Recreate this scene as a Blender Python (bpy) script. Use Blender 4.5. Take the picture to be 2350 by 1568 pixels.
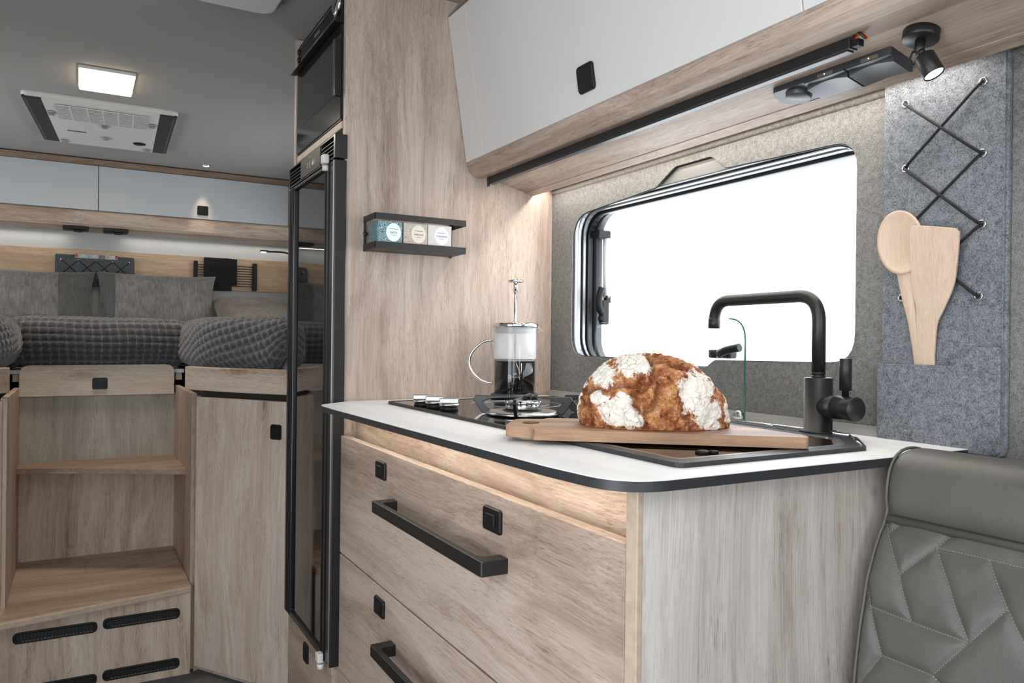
import bpy, bmesh, math, random
from mathutils import Vector, Matrix, noise as mnoise
import numpy as np

for o in list(bpy.data.objects): bpy.data.objects.remove(o)
SC = bpy.context.scene
COL = SC.collection
Z0 = 1.035          # lens height above the floor; geometry below is written relative to the lens, then lifted
RND = random.Random(7)

# ------------------------------------------------------------------ camera
cam_d = bpy.data.cameras.new('camera'); cam = bpy.data.objects.new('camera', cam_d); COL.objects.link(cam)
cam_d.sensor_width = 36.0; cam_d.lens = 1761.8/2350*36; cam_d.clip_start = 0.02
yaw, pit, roll = 0.51254, -0.00069, 0.0111877
fw = Vector((math.sin(yaw)*math.cos(pit), math.cos(yaw)*math.cos(pit), math.sin(pit)))
rt0 = Vector((math.cos(yaw), -math.sin(yaw), 0)); up0 = rt0.cross(fw)
rt = rt0*math.cos(roll)+up0*math.sin(roll); up = -rt0*math.sin(roll)+up0*math.cos(roll)
cam.matrix_world = Matrix(((rt.x, up.x, -fw.x, 0), (rt.y, up.y, -fw.y, 0), (rt.z, up.z, -fw.z, 0), (0, 0, 0, 1)))
SC.camera = cam

# ------------------------------------------------------------------ world, exposure
w = bpy.data.worlds.new('overcast_sky'); SC.world = w; w.use_nodes = True
w.node_tree.nodes['Background'].inputs[0].default_value = (0.90, 0.955, 1.0, 1)
w.node_tree.nodes['Background'].inputs[1].default_value = 6.0
SC.view_settings.view_transform = 'Standard'; SC.view_settings.look = 'None'
SC.view_settings.exposure = 0.0; SC.view_settings.gamma = 1.0; SC.view_settings.use_curve_mapping = False
cy = SC.cycles
cy.max_bounces = 8; cy.diffuse_bounces = 5; cy.glossy_bounces = 4; cy.transmission_bounces = 6; cy.transparent_max_bounces = 10
cy.caustics_reflective = False; cy.caustics_refractive = False; cy.sample_clamp_indirect = 6.0
cy.use_denoising = True; cy.use_adaptive_sampling = True; cy.adaptive_threshold = 0.015

def area(name, loc, rot, sx, sy, power, col=(1, 1, 1), portal=False, spread=180):
    l = bpy.data.lights.new(name, 'AREA'); l.shape = 'RECTANGLE'; l.size = sx; l.size_y = sy
    l.energy = power; l.color = col; l.spread = math.radians(spread)
    if portal: l.cycles.is_portal = True
    o = bpy.data.objects.new(name, l); o.location = loc; o.rotation_euler = rot; COL.objects.link(o); return o
P2 = math.pi/2
# openings that daylight comes through, the bedroom pair added (portals only guide the sampling of the sky)
OPEN_DOOR = (-0.25, 0.75, -0.95, 0.70)      # y0,y1,z0,z1 in wall_left
OPEN_SIDE = (-1.75, -0.55, -0.28, 0.45)
OPEN_ROOF = (-0.25, 0.45, -0.75, 0.25)       # x0,x1,y0,y1 in ceiling
OPEN_BED_ADDED = (2.75, 3.75, .12, .47)             # y0,y1,z0,z1 added in both bedroom side walls to brighten the rear, out of view
OPEN_FRONT = (-0.80, 0.95, -0.40, 0.55)     # x0,x1,z0,z1 in wall_front
area('daylight_door', (-1.0, .25, -.12), (0, -P2, 0), 1.65, 1.0, 1, portal=True)
area('daylight_side', (-1.0, -1.15, .085), (0, -P2, 0), .73, 1.2, 1, portal=True)
area('daylight_roof', (.1, -.25, .88), (0, 0, 0), .7, 1.0, 1, portal=True)
area('daylight_front', (.075, -2.26, .075), (P2, 0, 0), 1.75, .95, 1, portal=True)
area('daylight_bed_added', (-1.0, 3.25, .295), (0, -P2, 0), .35, 1.0, 1, portal=True)
area('daylight_bed_added', (1.2, 3.25, .295), (0, P2, 0), .35, 1.0, 1, portal=True)
area('daylight_kitchen', (1.2, 1.19, .15), (0, P2, 0), .42, .84, 1, portal=True)
# lamps the cabin has
WARM = (1.0, .80, .56); NEUT = (1.0, .90, .76)
area('led_worktop', (.503, 1.15, -.156), (0, math.radians(-12), 0), .012, 1.0, .50, (1, .92, .74))
area('led_window', (1.035, 1.14, .402), (0, math.radians(20), 0), .012, 1.08, 2.7, (1, .95, .86))
area('led_bar', (.874, 1.15, .379), (0, 0, 0), .008, .95, 1.3, NEUT)
area('led_rear', (-.49, 4.29, .502), (0, 0, 0), .86, .012, .42, (1, .95, .88))
area('led_rear', (.62, 4.29, .502), (0, 0, 0), .86, .012, .42, (1, .95, .88))
area('lamp_ceiling', (.066, 2.76, .795), (0, 0, 0), .15, .2, 5.5, (1, .88, .72))

# ------------------------------------------------------------------ material helpers
def mat(name):
    m = bpy.data.materials.new(name); m.use_nodes = True
    nt = m.node_tree; b = nt.nodes['Principled BSDF']
    return m, nt, b
def srgb(h):
    h = h.lstrip('#'); v = [int(h[i:i+2], 16)/255 for i in (0, 2, 4)]
    return tuple(c/12.92 if c <= .04045 else ((c+.055)/1.055)**2.4 for c in v)+(1,)
def nd(nt, t, **kw):
    n = nt.nodes.new(t)
    for k, v in kw.items():
        if k.startswith('i_'):
            key = k[2:]; key = int(key) if key.isdigit() else key.replace('_', ' ')
            if isinstance(v, bpy.types.NodeSocket): nt.links.new(v, n.inputs[key])
            else: n.inputs[key].default_value = v
        else: setattr(n, k, v)
    return n
def math_(nt, op, a, b=None, clamp=False):
    n = nt.nodes.new('ShaderNodeMath'); n.operation = op; n.use_clamp = clamp
    for i, v in ((0, a), (1, b)):
        if v is None: continue
        if isinstance(v, bpy.types.NodeSocket): nt.links.new(v, n.inputs[i])
        else: n.inputs[i].default_value = v
    return n.outputs[0]
def ramp(nt, fac, stops):
    n = nt.nodes.new('ShaderNodeValToRGB'); nt.links.new(fac, n.inputs[0])
    e = n.color_ramp.elements
    while len(e) < len(stops): e.new(.5)
    for el, (p, c) in zip(e, stops): el.position = p; el.color = c
    return n.outputs[0]
def mixc(nt, fac, a, b, mode='MIX'):
    n = nt.nodes.new('ShaderNodeMix'); n.data_type = 'RGBA'; n.blend_type = mode
    for k, v in ((0, fac), (6, a), (7, b)):
        if isinstance(v, bpy.types.NodeSocket): nt.links.new(v, n.inputs[k])
        else: n.inputs[k].default_value = v
    return n.outputs[2]
def bump(nt, b, h, strength=.2, dist=.002):
    n = nd(nt, 'ShaderNodeBump', i_Strength=strength, i_Distance=dist, i_Height=h)
    nt.links.new(n.outputs[0], b.inputs['Normal'])
def objco(nt, scale=(1, 1, 1), loc=(0, 0, 0)):
    t = nd(nt, 'ShaderNodeTexCoord')
    return nd(nt, 'ShaderNodeMapping', i_Vector=t.outputs['Object'], i_Scale=scale, i_Location=loc).outputs[0]
def noise_(nt, vec, scale, detail=3, rough=.55, dist=0):
    n = nd(nt, 'ShaderNodeTexNoise', i_Vector=vec, i_Scale=scale, i_Detail=detail, i_Roughness=rough, i_Distortion=dist)
    return n.outputs['Fac']

def plain(name, col, rough=.5, metal=0, grain=0, gscale=300, spec=.5, coat=0):
    m, nt, b = mat(name)
    c = srgb(col)
    v = objco(nt); n = noise_(nt, v, gscale, 2)
    k = .015 if not grain else grain
    d = tuple(x*(1-k) for x in c[:3])+(1,); l = tuple(min(1, x*(1+k)) for x in c[:3])+(1,)
    nt.links.new(ramp(nt, n, [(.3, d), (.7, l)]), b.inputs['Base Color'])
    b.inputs['Roughness'].default_value = rough; b.inputs['Metallic'].default_value = metal
    b.inputs['Specular IOR Level'].default_value = spec; b.inputs['Coat Weight'].default_value = coat
    if grain: bump(nt, b, n, .15, .001)
    return m

def oak(name, axis, light='#D0C1B2', mid='#B8A391', dark='#866B5A', seed=0, rough=.5, contrast=1.0):
    m, nt, b = mat(name)
    a = 'XYZ'.index(axis)
    def co(k, off=0.0):
        s = [1, 1, 1]; s[a] = k
        return objco(nt, tuple(s), (seed*3.1+off, seed*1.7-off, seed*2.3+off*.5))
    def vadd(p, q): return nd(nt, 'ShaderNodeVectorMath', operation='ADD', i_0=p, i_1=q).outputs[0]
    v = co(.11)
    # slow sideways wander of the grain, plus a tighter swirl near knots
    wv = nd(nt, 'ShaderNodeTexNoise', i_Vector=co(.45), i_Scale=3.2, i_Detail=3.0)
    off = nd(nt, 'ShaderNodeVectorMath', operation='SUBTRACT', i_0=wv.outputs['Color'], i_1=(.5, .5, .5)).outputs[0]
    off = nd(nt, 'ShaderNodeVectorMath', operation='SCALE', i_0=off, i_Scale=.15).outputs[0]
    kv = vadd(co(.33, .2), nd(nt, 'ShaderNodeVectorMath', operation='SCALE', i_0=off, i_Scale=.3).outputs[0])
    vn = nd(nt, 'ShaderNodeTexVoronoi', i_Vector=kv, i_Scale=5.2, i_Randomness=1.0); kd = vn.outputs['Distance']
    ksel = math_(nt, 'GREATER_THAN', nd(nt, 'ShaderNodeSeparateColor', i_Color=vn.outputs['Color']).outputs[0], .45)
    kf = nd(nt, 'ShaderNodeMapRange', i_0=kd, i_1=.0, i_2=.30, i_3=1.0, i_4=0.0).outputs[0]
    kf = math_(nt, 'MULTIPLY', kf, ksel)
    k2 = math_(nt, 'POWER', kf, 2.4)
    core = math_(nt, 'POWER', kf, 9.0)
    v2 = vadd(v, off)
    wide = noise_(nt, v2, 5.5, 3, .55)
    tone = noise_(nt, v2, 20, 5, .62)
    rg = math_(nt, 'ADD', math_(nt, 'MULTIPLY', noise_(nt, v2, 4.0, 2.0, .4), 110.0), math_(nt, 'MULTIPLY', k2, 26.0))
    rings = math_(nt, 'POWER', math_(nt, 'ADD', math_(nt, 'MULTIPLY', math_(nt, 'SINE', rg), .5), .5), 3.0)
    gate = nd(nt, 'ShaderNodeMapRange', i_0=noise_(nt, co(.4, 3.0), 4.0, 2), i_1=.42, i_2=.62).outputs[0]
    rings = math_(nt, 'MULTIPLY', rings, math_(nt, 'MAXIMUM', math_(nt, 'MULTIPLY', gate, .8), math_(nt, 'MULTIPLY', k2, 1.6)))
    o4 = nd(nt, 'ShaderNodeVectorMath', operation='SCALE', i_0=off, i_Scale=.35).outputs[0]
    streak = noise_(nt, vadd(co(.045, 1.0), o4), 85, 4, .7)
    pores = noise_(nt, vadd(co(.03, 2.0), nd(nt, 'ShaderNodeVectorMath', operation='SCALE', i_0=off, i_Scale=.3).outputs[0]), 330, 3, .7)
    fine = noise_(nt, vadd(co(.045, 4.0), nd(nt, 'ShaderNodeVectorMath', operation='SCALE', i_0=off, i_Scale=.42).outputs[0]), 780, 2, .6)
    dens = nd(nt, 'ShaderNodeMapRange', i_0=noise_(nt, vadd(co(.16, 5.0), off), 26, 3), i_1=.36, i_2=.62, i_3=.25, i_4=1.0).outputs[0]
    dash = math_(nt, 'MULTIPLY', nd(nt, 'ShaderNodeMapRange', i_0=fine, i_1=.54, i_2=.66).outputs[0], dens)
    lite = math_(nt, 'MULTIPLY', nd(nt, 'ShaderNodeMapRange', i_0=fine, i_1=.44, i_2=.34).outputs[0], dens)
    def term(x, k): return math_(nt, 'MULTIPLY', math_(nt, 'SUBTRACT', x, .5), k)
    f = math_(nt, 'ADD', term(wide, 1.15*contrast), .42)
    for x, k in ((tone, .85*contrast), (streak, .55), (pores, .65)): f = math_(nt, 'ADD', f, term(x, k))
    f = math_(nt, 'ADD', f, math_(nt, 'MULTIPLY', rings, .20*contrast))
    f = math_(nt, 'SUBTRACT', math_(nt, 'ADD', f, math_(nt, 'MULTIPLY', dash, .36)), math_(nt, 'MULTIPLY', lite, .12))
    f = math_(nt, 'ADD', f, math_(nt, 'MULTIPLY', k2, .22))
    f = math_(nt, 'ADD', f, math_(nt, 'MULTIPLY', core, .55))
    c = ramp(nt, f, [(.12, srgb(light)), (.48, srgb(mid)), (1.0, srgb(dark))])
    nt.links.new(c, b.inputs['Base Color'])
    b.inputs['Roughness'].default_value = rough; b.inputs['Specular IOR Level'].default_value = .35
    bump(nt, b, math_(nt, 'ADD', pores, math_(nt, 'MULTIPLY', streak, .6)), .14, .0012)
    return m

def felt(name, c1, c2, scale=260, b_=.5):
    m, nt, b = mat(name)
    v = objco(nt)
    n1 = noise_(nt, v, scale, 4, .75); n2 = noise_(nt, v, scale*.22, 3, .6, .6); n3 = noise_(nt, v, 6, 2)
    f = math_(nt, 'ADD', math_(nt, 'MULTIPLY', n1, .75), math_(nt, 'MULTIPLY', n2, .35))
    f = math_(nt, 'ADD', f, math_(nt, 'MULTIPLY', n3, .08))
    nt.links.new(ramp(nt, f, [(.43, srgb(c1)), (.72, srgb(c2))]), b.inputs['Base Color'])
    b.inputs['Roughness'].default_value = .95; b.inputs['Specular IOR Level'].default_value = .1
    b.inputs['Sheen Weight'].default_value = .15
    bump(nt, b, f, b_, .0012)
    return m

def thin_glass(name, tint=(1, 1, 1, 1), refl=1.0, rough=0.0, white_mix=0.0):
    m = bpy.data.materials.new(name); m.use_nodes = True; nt = m.node_tree
    for n in list(nt.nodes): nt.nodes.remove(n)
    out = nd(nt, 'ShaderNodeOutputMaterial')
    tr = nd(nt, 'ShaderNodeBsdfTransparent', i_Color=tint)
    gl = nd(nt, 'ShaderNodeBsdfGlossy', i_Roughness=rough)
    fa = nd(nt, 'ShaderNodeLayerWeight', i_Blend=.5).outputs['Facing']
    fr = math_(nt, 'ADD', math_(nt, 'MULTIPLY', math_(nt, 'POWER', fa, 5.0), .75), .05)
    mx = nd(nt, 'ShaderNodeMixShader', i_0=math_(nt, 'MULTIPLY', fr, refl), i_1=tr.outputs[0], i_2=gl.outputs[0])
    if white_mix:
        df = nd(nt, 'ShaderNodeBsdfDiffuse', i_Color=(.85, .87, .9, 1)); mx = nd(nt, 'ShaderNodeMixShader', i_0=white_mix, i_1=mx.outputs[0], i_2=df.outputs[0])
    nt.links.new(mx.outputs[0], out.inputs[0])
    return m

def glow(name, col, strength):
    m, nt, b = mat(name)
    b.inputs['Base Color'].default_value = srgb(col); b.inputs['Emission Color'].default_value = srgb(col)
    b.inputs['Emission Strength'].default_value = strength
    return m

# ------------------------------------------------------------------ materials
OAKZ = oak('oak_vertical_grain', 'Z'); OAKY = oak('oak_grain_along_cabin', 'Y', '#C6B4A5', '#AB9686', '#7a6353', 3)
OAKC = oak('oak_door_lit', 'Z', '#DDD0C4', '#C7B5A6', '#957b69', 13)  # paler copy of the vertical oak; the door's stronger light is in its colour
OAKX = oak('oak_grain_across_cabin', 'X', seed=5)
OAKP = oak('oak_partition', 'Z', '#C1B0A4', '#AA978A', '#7a6558', 1)
OAKE = oak('oak_end_panel', 'Z', '#CBC5BF', '#B5ABA4', '#84756b', 2)
OAKD = oak('oak_drawer_front', 'Y', '#C2AFA2', '#A79283', '#745d50', 4)
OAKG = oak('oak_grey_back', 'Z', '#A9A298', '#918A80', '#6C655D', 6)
OAKL = oak('oak_pale_front', 'X', '#D0C4B6', '#BDAFA0', '#96867a', 7, contrast=.7)
OAKS = oak('oak_step_tread', 'X', '#C8B5A5', '#AF9987', '#86705f', 8)
OAKB = oak('oak_headboard', 'X', '#CDB598', '#B79A7C', '#8f7356', 9)
EDGE = plain('oak_edge_band', '#B7A28E', .5, grain=.1, gscale=90)
DOOR = plain('grey_lacquer_door', '#D2CFCD', .38)
WHITE = plain('white_plastic', '#D8D8D4', .4)
HPL, _nt, _b = mat('off_white_laminate')
_v = objco(_nt, (1, .08, 1)); _n = noise_(_nt, _v, 30, 4, .6)
_nt.links.new(ramp(_nt, _n, [(.3, srgb('#EBEBEB')), (.5, srgb('#F3F3F3')), (.75, srgb('#F6F6F6'))]), _b.inputs['Base Color']); _b.inputs['Roughness'].default_value = .42
CORE = plain('black_compact_core', '#2B2C2F', .45)
BLACK = plain('matt_black_metal', '#191919', .42)
BLACKP = plain('black_plastic', '#121213', .5, spec=.3)
SATIN = plain('satin_black_enamel', '#1b1c1e', .3)
GREYP = plain('dark_grey_plastic', '#3a3c40', .4)
CHROME = plain('polished_chrome', '#E0E0E0', .08, 1)
STEEL = plain('brushed_steel', '#B9B9B8', .28, 1, grain=.08, gscale=500)
SILVER = plain('silver_frame', '#8f9193', .38, .7)
GLOSS, _nt, _b = mat('black_glass')
_b.inputs['Base Color'].default_value = (.004, .004, .005, 1); _b.inputs['Roughness'].default_value = .03; _b.inputs['IOR'].default_value = 1.9
HOBG, _nt, _b = mat('hob_glass'); _b.inputs['Base Color'].default_value = (.006, .006, .007, 1); _b.inputs['Roughness'].default_value = .04; _b.inputs['IOR'].default_value = 1.5
LIDG, _nt, _b = mat('brown_sink_glass'); _b.inputs['Base Color'].default_value = srgb('#2a1a14'); _b.inputs['Roughness'].default_value = .05; _b.inputs['IOR'].default_value = 1.5
FELTW = felt('grey_wall_felt', '#4f4e4c', '#8b8986', 560); FELTO = felt('blue_grey_felt', '#3c3f44', '#8b8f95', 430)
FELTD = felt('dark_grey_felt', '#3c3f42', '#65686b', 500)
CEIL = plain('grey_ceiling_cloth', '#A5A29E', .9, grain=.04, gscale=600, spec=.1)
WALLG = plain('light_grey_wall', '#B3B3B1', .8)
FLOORM = plain('dark_grey_floor', '#57585a', .7, grain=.2, gscale=120)
LEATHER, _nt, _b = mat('grey_leather')
_v = objco(_nt); _n = nd(_nt, 'ShaderNodeTexVoronoi', i_Vector=_v, i_Scale=900.0).outputs['Distance']
_nt.links.new(ramp(_nt, noise_(_nt, _v, 20, 3), [(.3, srgb('#4b4945')), (.7, srgb('#55534e'))]), _b.inputs['Base Color'])
_b.inputs['Roughness'].default_value = .46; bump(_nt, _b, _n, .25, .0008)
BEECH = oak('pale_beech', 'Z', '#D5BEA9', '#C9B09A', '#b3957c', 11, contrast=.5)
CLEAR = thin_glass('window_acrylic', (.98, .99, 1, 1), .6)
PRESSG = thin_glass('press_glass', (.97, .98, .98, 1), 1.0); MILKY = thin_glass('milky_glass', (.97, .98, .98, 1), 1.0, white_mix=.42)  # upper beaker glass is mixed with white diffuse
GUARD = thin_glass('clear_guard_glass', (.985, .995, .99, 1), .35)
GEDGE = plain('green_glass_edge', '#2F6B60', .15)
COFFEE, _nt, _b = mat('black_coffee'); _b.inputs['Base Color'].default_value = (.006, .003, .002, 1); _b.inputs['Roughness'].default_value = .05
LAMPW = glow('lit_warm_diffuser', '#FFE9CC', 9.0); LEDW = glow('lit_led', '#FFF6E6', 6.0)
CORD = plain('black_elastic_cord', '#121212', .8)

def acacia():
    m, nt, b = mat('acacia_wood')
    v = objco(nt, (.08, 1, 1)); v0 = objco(nt)
    n = noise_(nt, v, 60, 5, .65); nb = noise_(nt, objco(nt, (.22, 1, .7)), 22, 3)
    f = math_(nt, 'ADD', math_(nt, 'MULTIPLY', n, .6), math_(nt, 'MULTIPLY', nb, .55))
    c = ramp(nt, f, [(.36, srgb('#CDB097')), (.50, srgb('#AD8766')), (.68, srgb('#75503c'))])
    nt.links.new(c, b.inputs['Base Color']); b.inputs['Roughness'].default_value = .5
    bump(nt, b, n, .1, .001); return m
ACACIA = acacia()

# ------------------------------------------------------------------ mesh helpers
BASE = {}
def box(bm, lo, hi, bev=0.0, seg=2):
    r = bmesh.ops.create_cube(bm, size=1)
    vs = r['verts']
    for v in vs:
        v.co = Vector([lo[i]+(v.co[i]+.5)*(hi[i]-lo[i]) for i in range(3)])
    if bev > 0:
        es = list({e for v in vs for e in v.link_edges})
        bmesh.ops.bevel(bm, geom=es, offset=bev, segments=seg, profile=.5, affect='EDGES')
    return bm
def P3(axis, p, q):
    return Vector((q, p[0], p[1])) if axis == 'X' else Vector((p[0], q, p[1])) if axis == 'Y' else Vector((p[0], p[1], q))
def plate(bm, outer, holes, axis, a, b):
    edges = []
    for loop in [outer]+list(holes):
        vs = [bm.verts.new(P3(axis, p, a)) for p in loop]
        edges += [bm.edges.new((vs[i], vs[(i+1) % len(vs)])) for i in range(len(vs))]
    if holes:
        r = bmesh.ops.triangle_fill(bm, use_beauty=True, use_dissolve=False, edges=edges)
        fs = [g for g in r['geom'] if isinstance(g, bmesh.types.BMFace)]
    else:
        fs = [bm.faces.new([e.verts[0] for e in edges])]
    r = bmesh.ops.extrude_face_region(bm, geom=fs)
    d = P3(axis, (0, 0), b-a)
    for g in r['geom']:
        if isinstance(g, bmesh.types.BMVert): g.co += d
    bmesh.ops.recalc_face_normals(bm, faces=bm.faces[:])
    return bm
def rrect(x0, x1, y0, y1, r, n=6):
    pts = []
    for cx, cy_, a0 in ((x1-r, y1-r, 0), (x0+r, y1-r, 90), (x0+r, y0+r, 180), (x1-r, y0+r, 270)):
        for i in range(n+1):
            a = math.radians(a0+90*i/n); pts.append((cx+r*math.cos(a), cy_+r*math.sin(a)))
    return pts
def rpoly(pts, rads, n=6):
    """polygon with rounded corners"""
    out = []; N = len(pts)
    for i in range(N):
        p = Vector(pts[i]); a = Vector(pts[i-1]); c = Vector(pts[(i+1) % N]); r = rads[i] if not isinstance(rads, (int, float)) else rads
        if r <= 0: out.append(tuple(p)); continue
        d1 = (a-p).normalized(); d2 = (c-p).normalized(); ang = d1.angle(d2)
        t = min(r/math.tan(ang/2), .48*(a-p).length, .48*(c-p).length)
        p1 = p+d1*t; p2 = p+d2*t
        for k in range(n+1):
            u = k/n; q = p1*(1-u)**2+p*2*u*(1-u)+p2*u*u; out.append(tuple(q))
    return out
def tube(bm, path, r, n=10, cap=True, closed=False):
    path = [Vector(p) for p in path]; N = len(path); rings = []
    rr = r if isinstance(r, (list, tuple)) else [r]*N
    t0 = (path[1]-path[0]).normalized()
    ref = Vector((0, 0, 1)) if abs(t0.z) < .9 else Vector((1, 0, 0))
    nx = t0.cross(ref).normalized()
    for i, p in enumerate(path):
        if closed: t = (path[(i+1) % N]-path[i-1]).normalized()
        else: t = (path[min(i+1, N-1)]-path[max(i-1, 0)]).normalized()
        nx = (nx-t*nx.dot(t)).normalized(); ny = t.cross(nx)
        rings.append([bm.verts.new(p+nx*math.cos(2*math.pi*k/n)*rr[i]+ny*math.sin(2*math.pi*k/n)*rr[i]) for k in range(n)])
    for i in range(N if closed else N-1):
        A = rings[i]; B = rings[(i+1) % N]
        for k in range(n):
            f = bm.faces.new((A[k], A[(k+1) % n], B[(k+1) % n], B[k])); f.smooth = True
    if cap and not closed: bm.faces.new(rings[0][::-1]); bm.faces.new(rings[-1])
    return bm
def lathe(bm, prof, o, axis=(0, 0, 1), n=32, smooth=True):
    """profile of (radius, height) about an axis"""
    o = Vector(o); ax = Vector(axis).normalized()
    u = ax.cross(Vector((1, 0, 0)) if abs(ax.x) < .9 else Vector((0, 1, 0))).normalized(); v = ax.cross(u)
    rings = []
    for r, h in prof:
        if r < 1e-6: rings.append([bm.verts.new(o+ax*h)])
        else: rings.append([bm.verts.new(o+ax*h+u*math.cos(2*math.pi*k/n)*r+v*math.sin(2*math.pi*k/n)*r) for k in range(n)])
    for A, B in zip(rings, rings[1:]):
        for k in range(n):
            a, b2 = A[k % len(A)], A[(k+1) % n % len(A)]; c, d = B[(k+1) % n % len(B)], B[k % len(B)]
            vs = []
            for q in (a, b2, c, d):
                if q not in vs: vs.append(q)
            if len(vs) > 2:
                f = bm.faces.new(vs); f.smooth = smooth
    if len(rings[0]) > 1: bm.faces.new(rings[0][::-1])
    if len(rings[-1]) > 1: bm.faces.new(rings[-1])
    bmesh.ops.recalc_face_normals(bm, faces=bm.faces[:])
    return bm
def spline(pts, n=8):
    pts = [Vector(p) for p in pts]; out = []
    for i in range(len(pts)-1):
        p0 = pts[max(i-1, 0)]; p1 = pts[i]; p2 = pts[i+1]; p3 = pts[min(i+2, len(pts)-1)]
        for k in range(n):
            t = k/n
            out.append(.5*((2*p1)+(p2-p0)*t+(2*p0-5*p1+4*p2-p3)*t*t+(3*p1-p0-3*p2+p3)*t**3))
    out.append(pts[-1]); return out
def fillet(pts, r, n=8):
    """3-D polyline with rounded bends"""
    pts = [Vector(p) for p in pts]; out = [pts[0]]
    for a, p, c in zip(pts, pts[1:], pts[2:]):
        d1 = (a-p).normalized(); d2 = (c-p).normalized(); t = min(r, (.95 if a is pts[0] else .49)*(a-p).length, (.95 if c is pts[-1] else .49)*(c-p).length)
        p1 = p+d1*t; p2 = p+d2*t
        for k in range(n+1):
            u = k/n; out.append(p1*(1-u)**2+p*2*u*(1-u)+p2*u*u)
    out.append(pts[-1]); return out
def gridmesh(bm, f, nu, nv, closed_u=False):
    V = [[bm.verts.new(f(i, j)) for j in range(nv)] for i in range(nu)]
    for i in range(nu if closed_u else nu-1):
        for j in range(nv-1):
            fc = bm.faces.new((V[i][j], V[(i+1) % nu][j], V[(i+1) % nu][j+1], V[i][j+1])); fc.smooth = True
    return V

def thing(name, label, cat, base, group=None):
    o = bpy.data.objects.new(name, None); o.empty_display_size = .05; o.location = base; COL.objects.link(o)
    o['label'] = label; o['category'] = cat
    if group: o['group'] = group
    BASE[o] = Vector(base); return o
def obj(name, bm, m, parent=None, base=None, bevel=0, smooth=None, label=None, cat=None, group=None, kind=None):
    b = BASE[parent] if parent is not None else Vector(base or (0, 0, 0))
    bmesh.ops.translate(bm, verts=bm.verts[:], vec=-b)
    me = bpy.data.meshes.new(name); bm.to_mesh(me); bm.free()
    ms = m if isinstance(m, (list, tuple)) else [m]
    for x in ms: me.materials.append(x)
    if smooth: 
        for p in me.polygons: p.use_smooth = True
    o = bpy.data.objects.new(name, me); COL.objects.link(o); BASE[o] = b
    if parent is not None: o.parent = parent
    else: o.location = b
    if bevel:
        md = o.modifiers.new('bevel', 'BEVEL'); md.width = bevel; md.segments = 2; md.limit_method = 'ANGLE'; md.angle_limit = math.radians(40)
    if label: o['label'] = label
    if cat: o['category'] = cat
    if group: o['group'] = group
    if kind: o['kind'] = kind
    return o
def B(): return bmesh.new()
def bobj(name, lo, hi, m, parent=None, bev=.0015, **k):
    return obj(name, box(B(), lo, hi, bev), m, parent, **k)
def copy_of(o, loc=None, **props):
    c = o.copy(); COL.objects.link(c)
    for ch in o.children:
        d = ch.copy(); COL.objects.link(d); d.parent = c
        for g in ch.children:
            e = g.copy(); COL.objects.link(e); e.parent = d
    if loc is not None: c.location = loc
    BASE[c] = Vector(c.location)
    for k, v in props.items(): c[k] = v
    return c
def text(name, s, size, M, m, parent, sx=1.0):
    cu = bpy.data.curves.new('t', 'FONT'); cu.body = s; cu.size = size; cu.align_x = 'CENTER'; cu.align_y = 'CENTER'; cu.extrude = .00015; cu.resolution_u = 3
    to = bpy.data.objects.new('t', cu); COL.objects.link(to); bpy.context.view_layer.update()
    me = bpy.data.meshes.new_from_object(to.evaluated_get(bpy.context.evaluated_depsgraph_get()))
    bpy.data.objects.remove(to); me.transform(Matrix.Diagonal((sx, 1, 1, 1))); me.transform(M); me.transform(Matrix.Translation(-BASE[parent]))
    me.materials.clear(); me.materials.append(m)
    o = bpy.data.objects.new(name, me); COL.objects.link(o); o.parent = parent; BASE[o] = BASE[parent]; return o
def frame(o, x, y):
    """matrix: text x along x, text y along y, at o"""
    x = Vector(x).normalized(); y = Vector(y).normalized(); z = x.cross(y)
    return Matrix(((x.x, y.x, z.x, o[0]), (x.y, y.y, z.y, o[1]), (x.z, y.z, z.z, o[2]), (0, 0, 0, 1)))

def latch_bm(c, nrm, along, w_, h_, button=True):
    """square push latch: bevelled plate with a raised button"""
    c = Vector(c); n = Vector(nrm).normalized(); a = Vector(along).normalized(); u = Vector((0, 0, 1))
    if abs(n.z) > .8: u = a.cross(n)
    bm = B()
    def slab(w2, h2, d0, d1, r, rings):
        pts = rrect(-w2/2, w2/2, -h2/2, h2/2, r, 4)
        loops = []
        for k, d in rings:
            loops.append([bm.verts.new(c+a*p[0]*k+u*p[1]*k+n*d) for p in pts])
        for A, Bq in zip(loops, loops[1:]):
            for i in range(len(A)):
                bm.faces.new((A[i], A[(i+1) % len(A)], Bq[(i+1) % len(A)], Bq[i]))
        bm.faces.new(loops[-1])
    slab(w_, h_, 0, .004, min(w_, h_)*.14, [(1, -.002), (1, .003), (.94, .005)])
    if button: slab(w_*.52, h_*.52, 0, .004, min(w_, h_)*.06, [(1.12, .0049), (1.12, .0052), (1, .0052), (1, .0068), (.93, .0076)])
    bmesh.ops.recalc_face_normals(bm, faces=bm.faces[:])
    return bm

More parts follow.
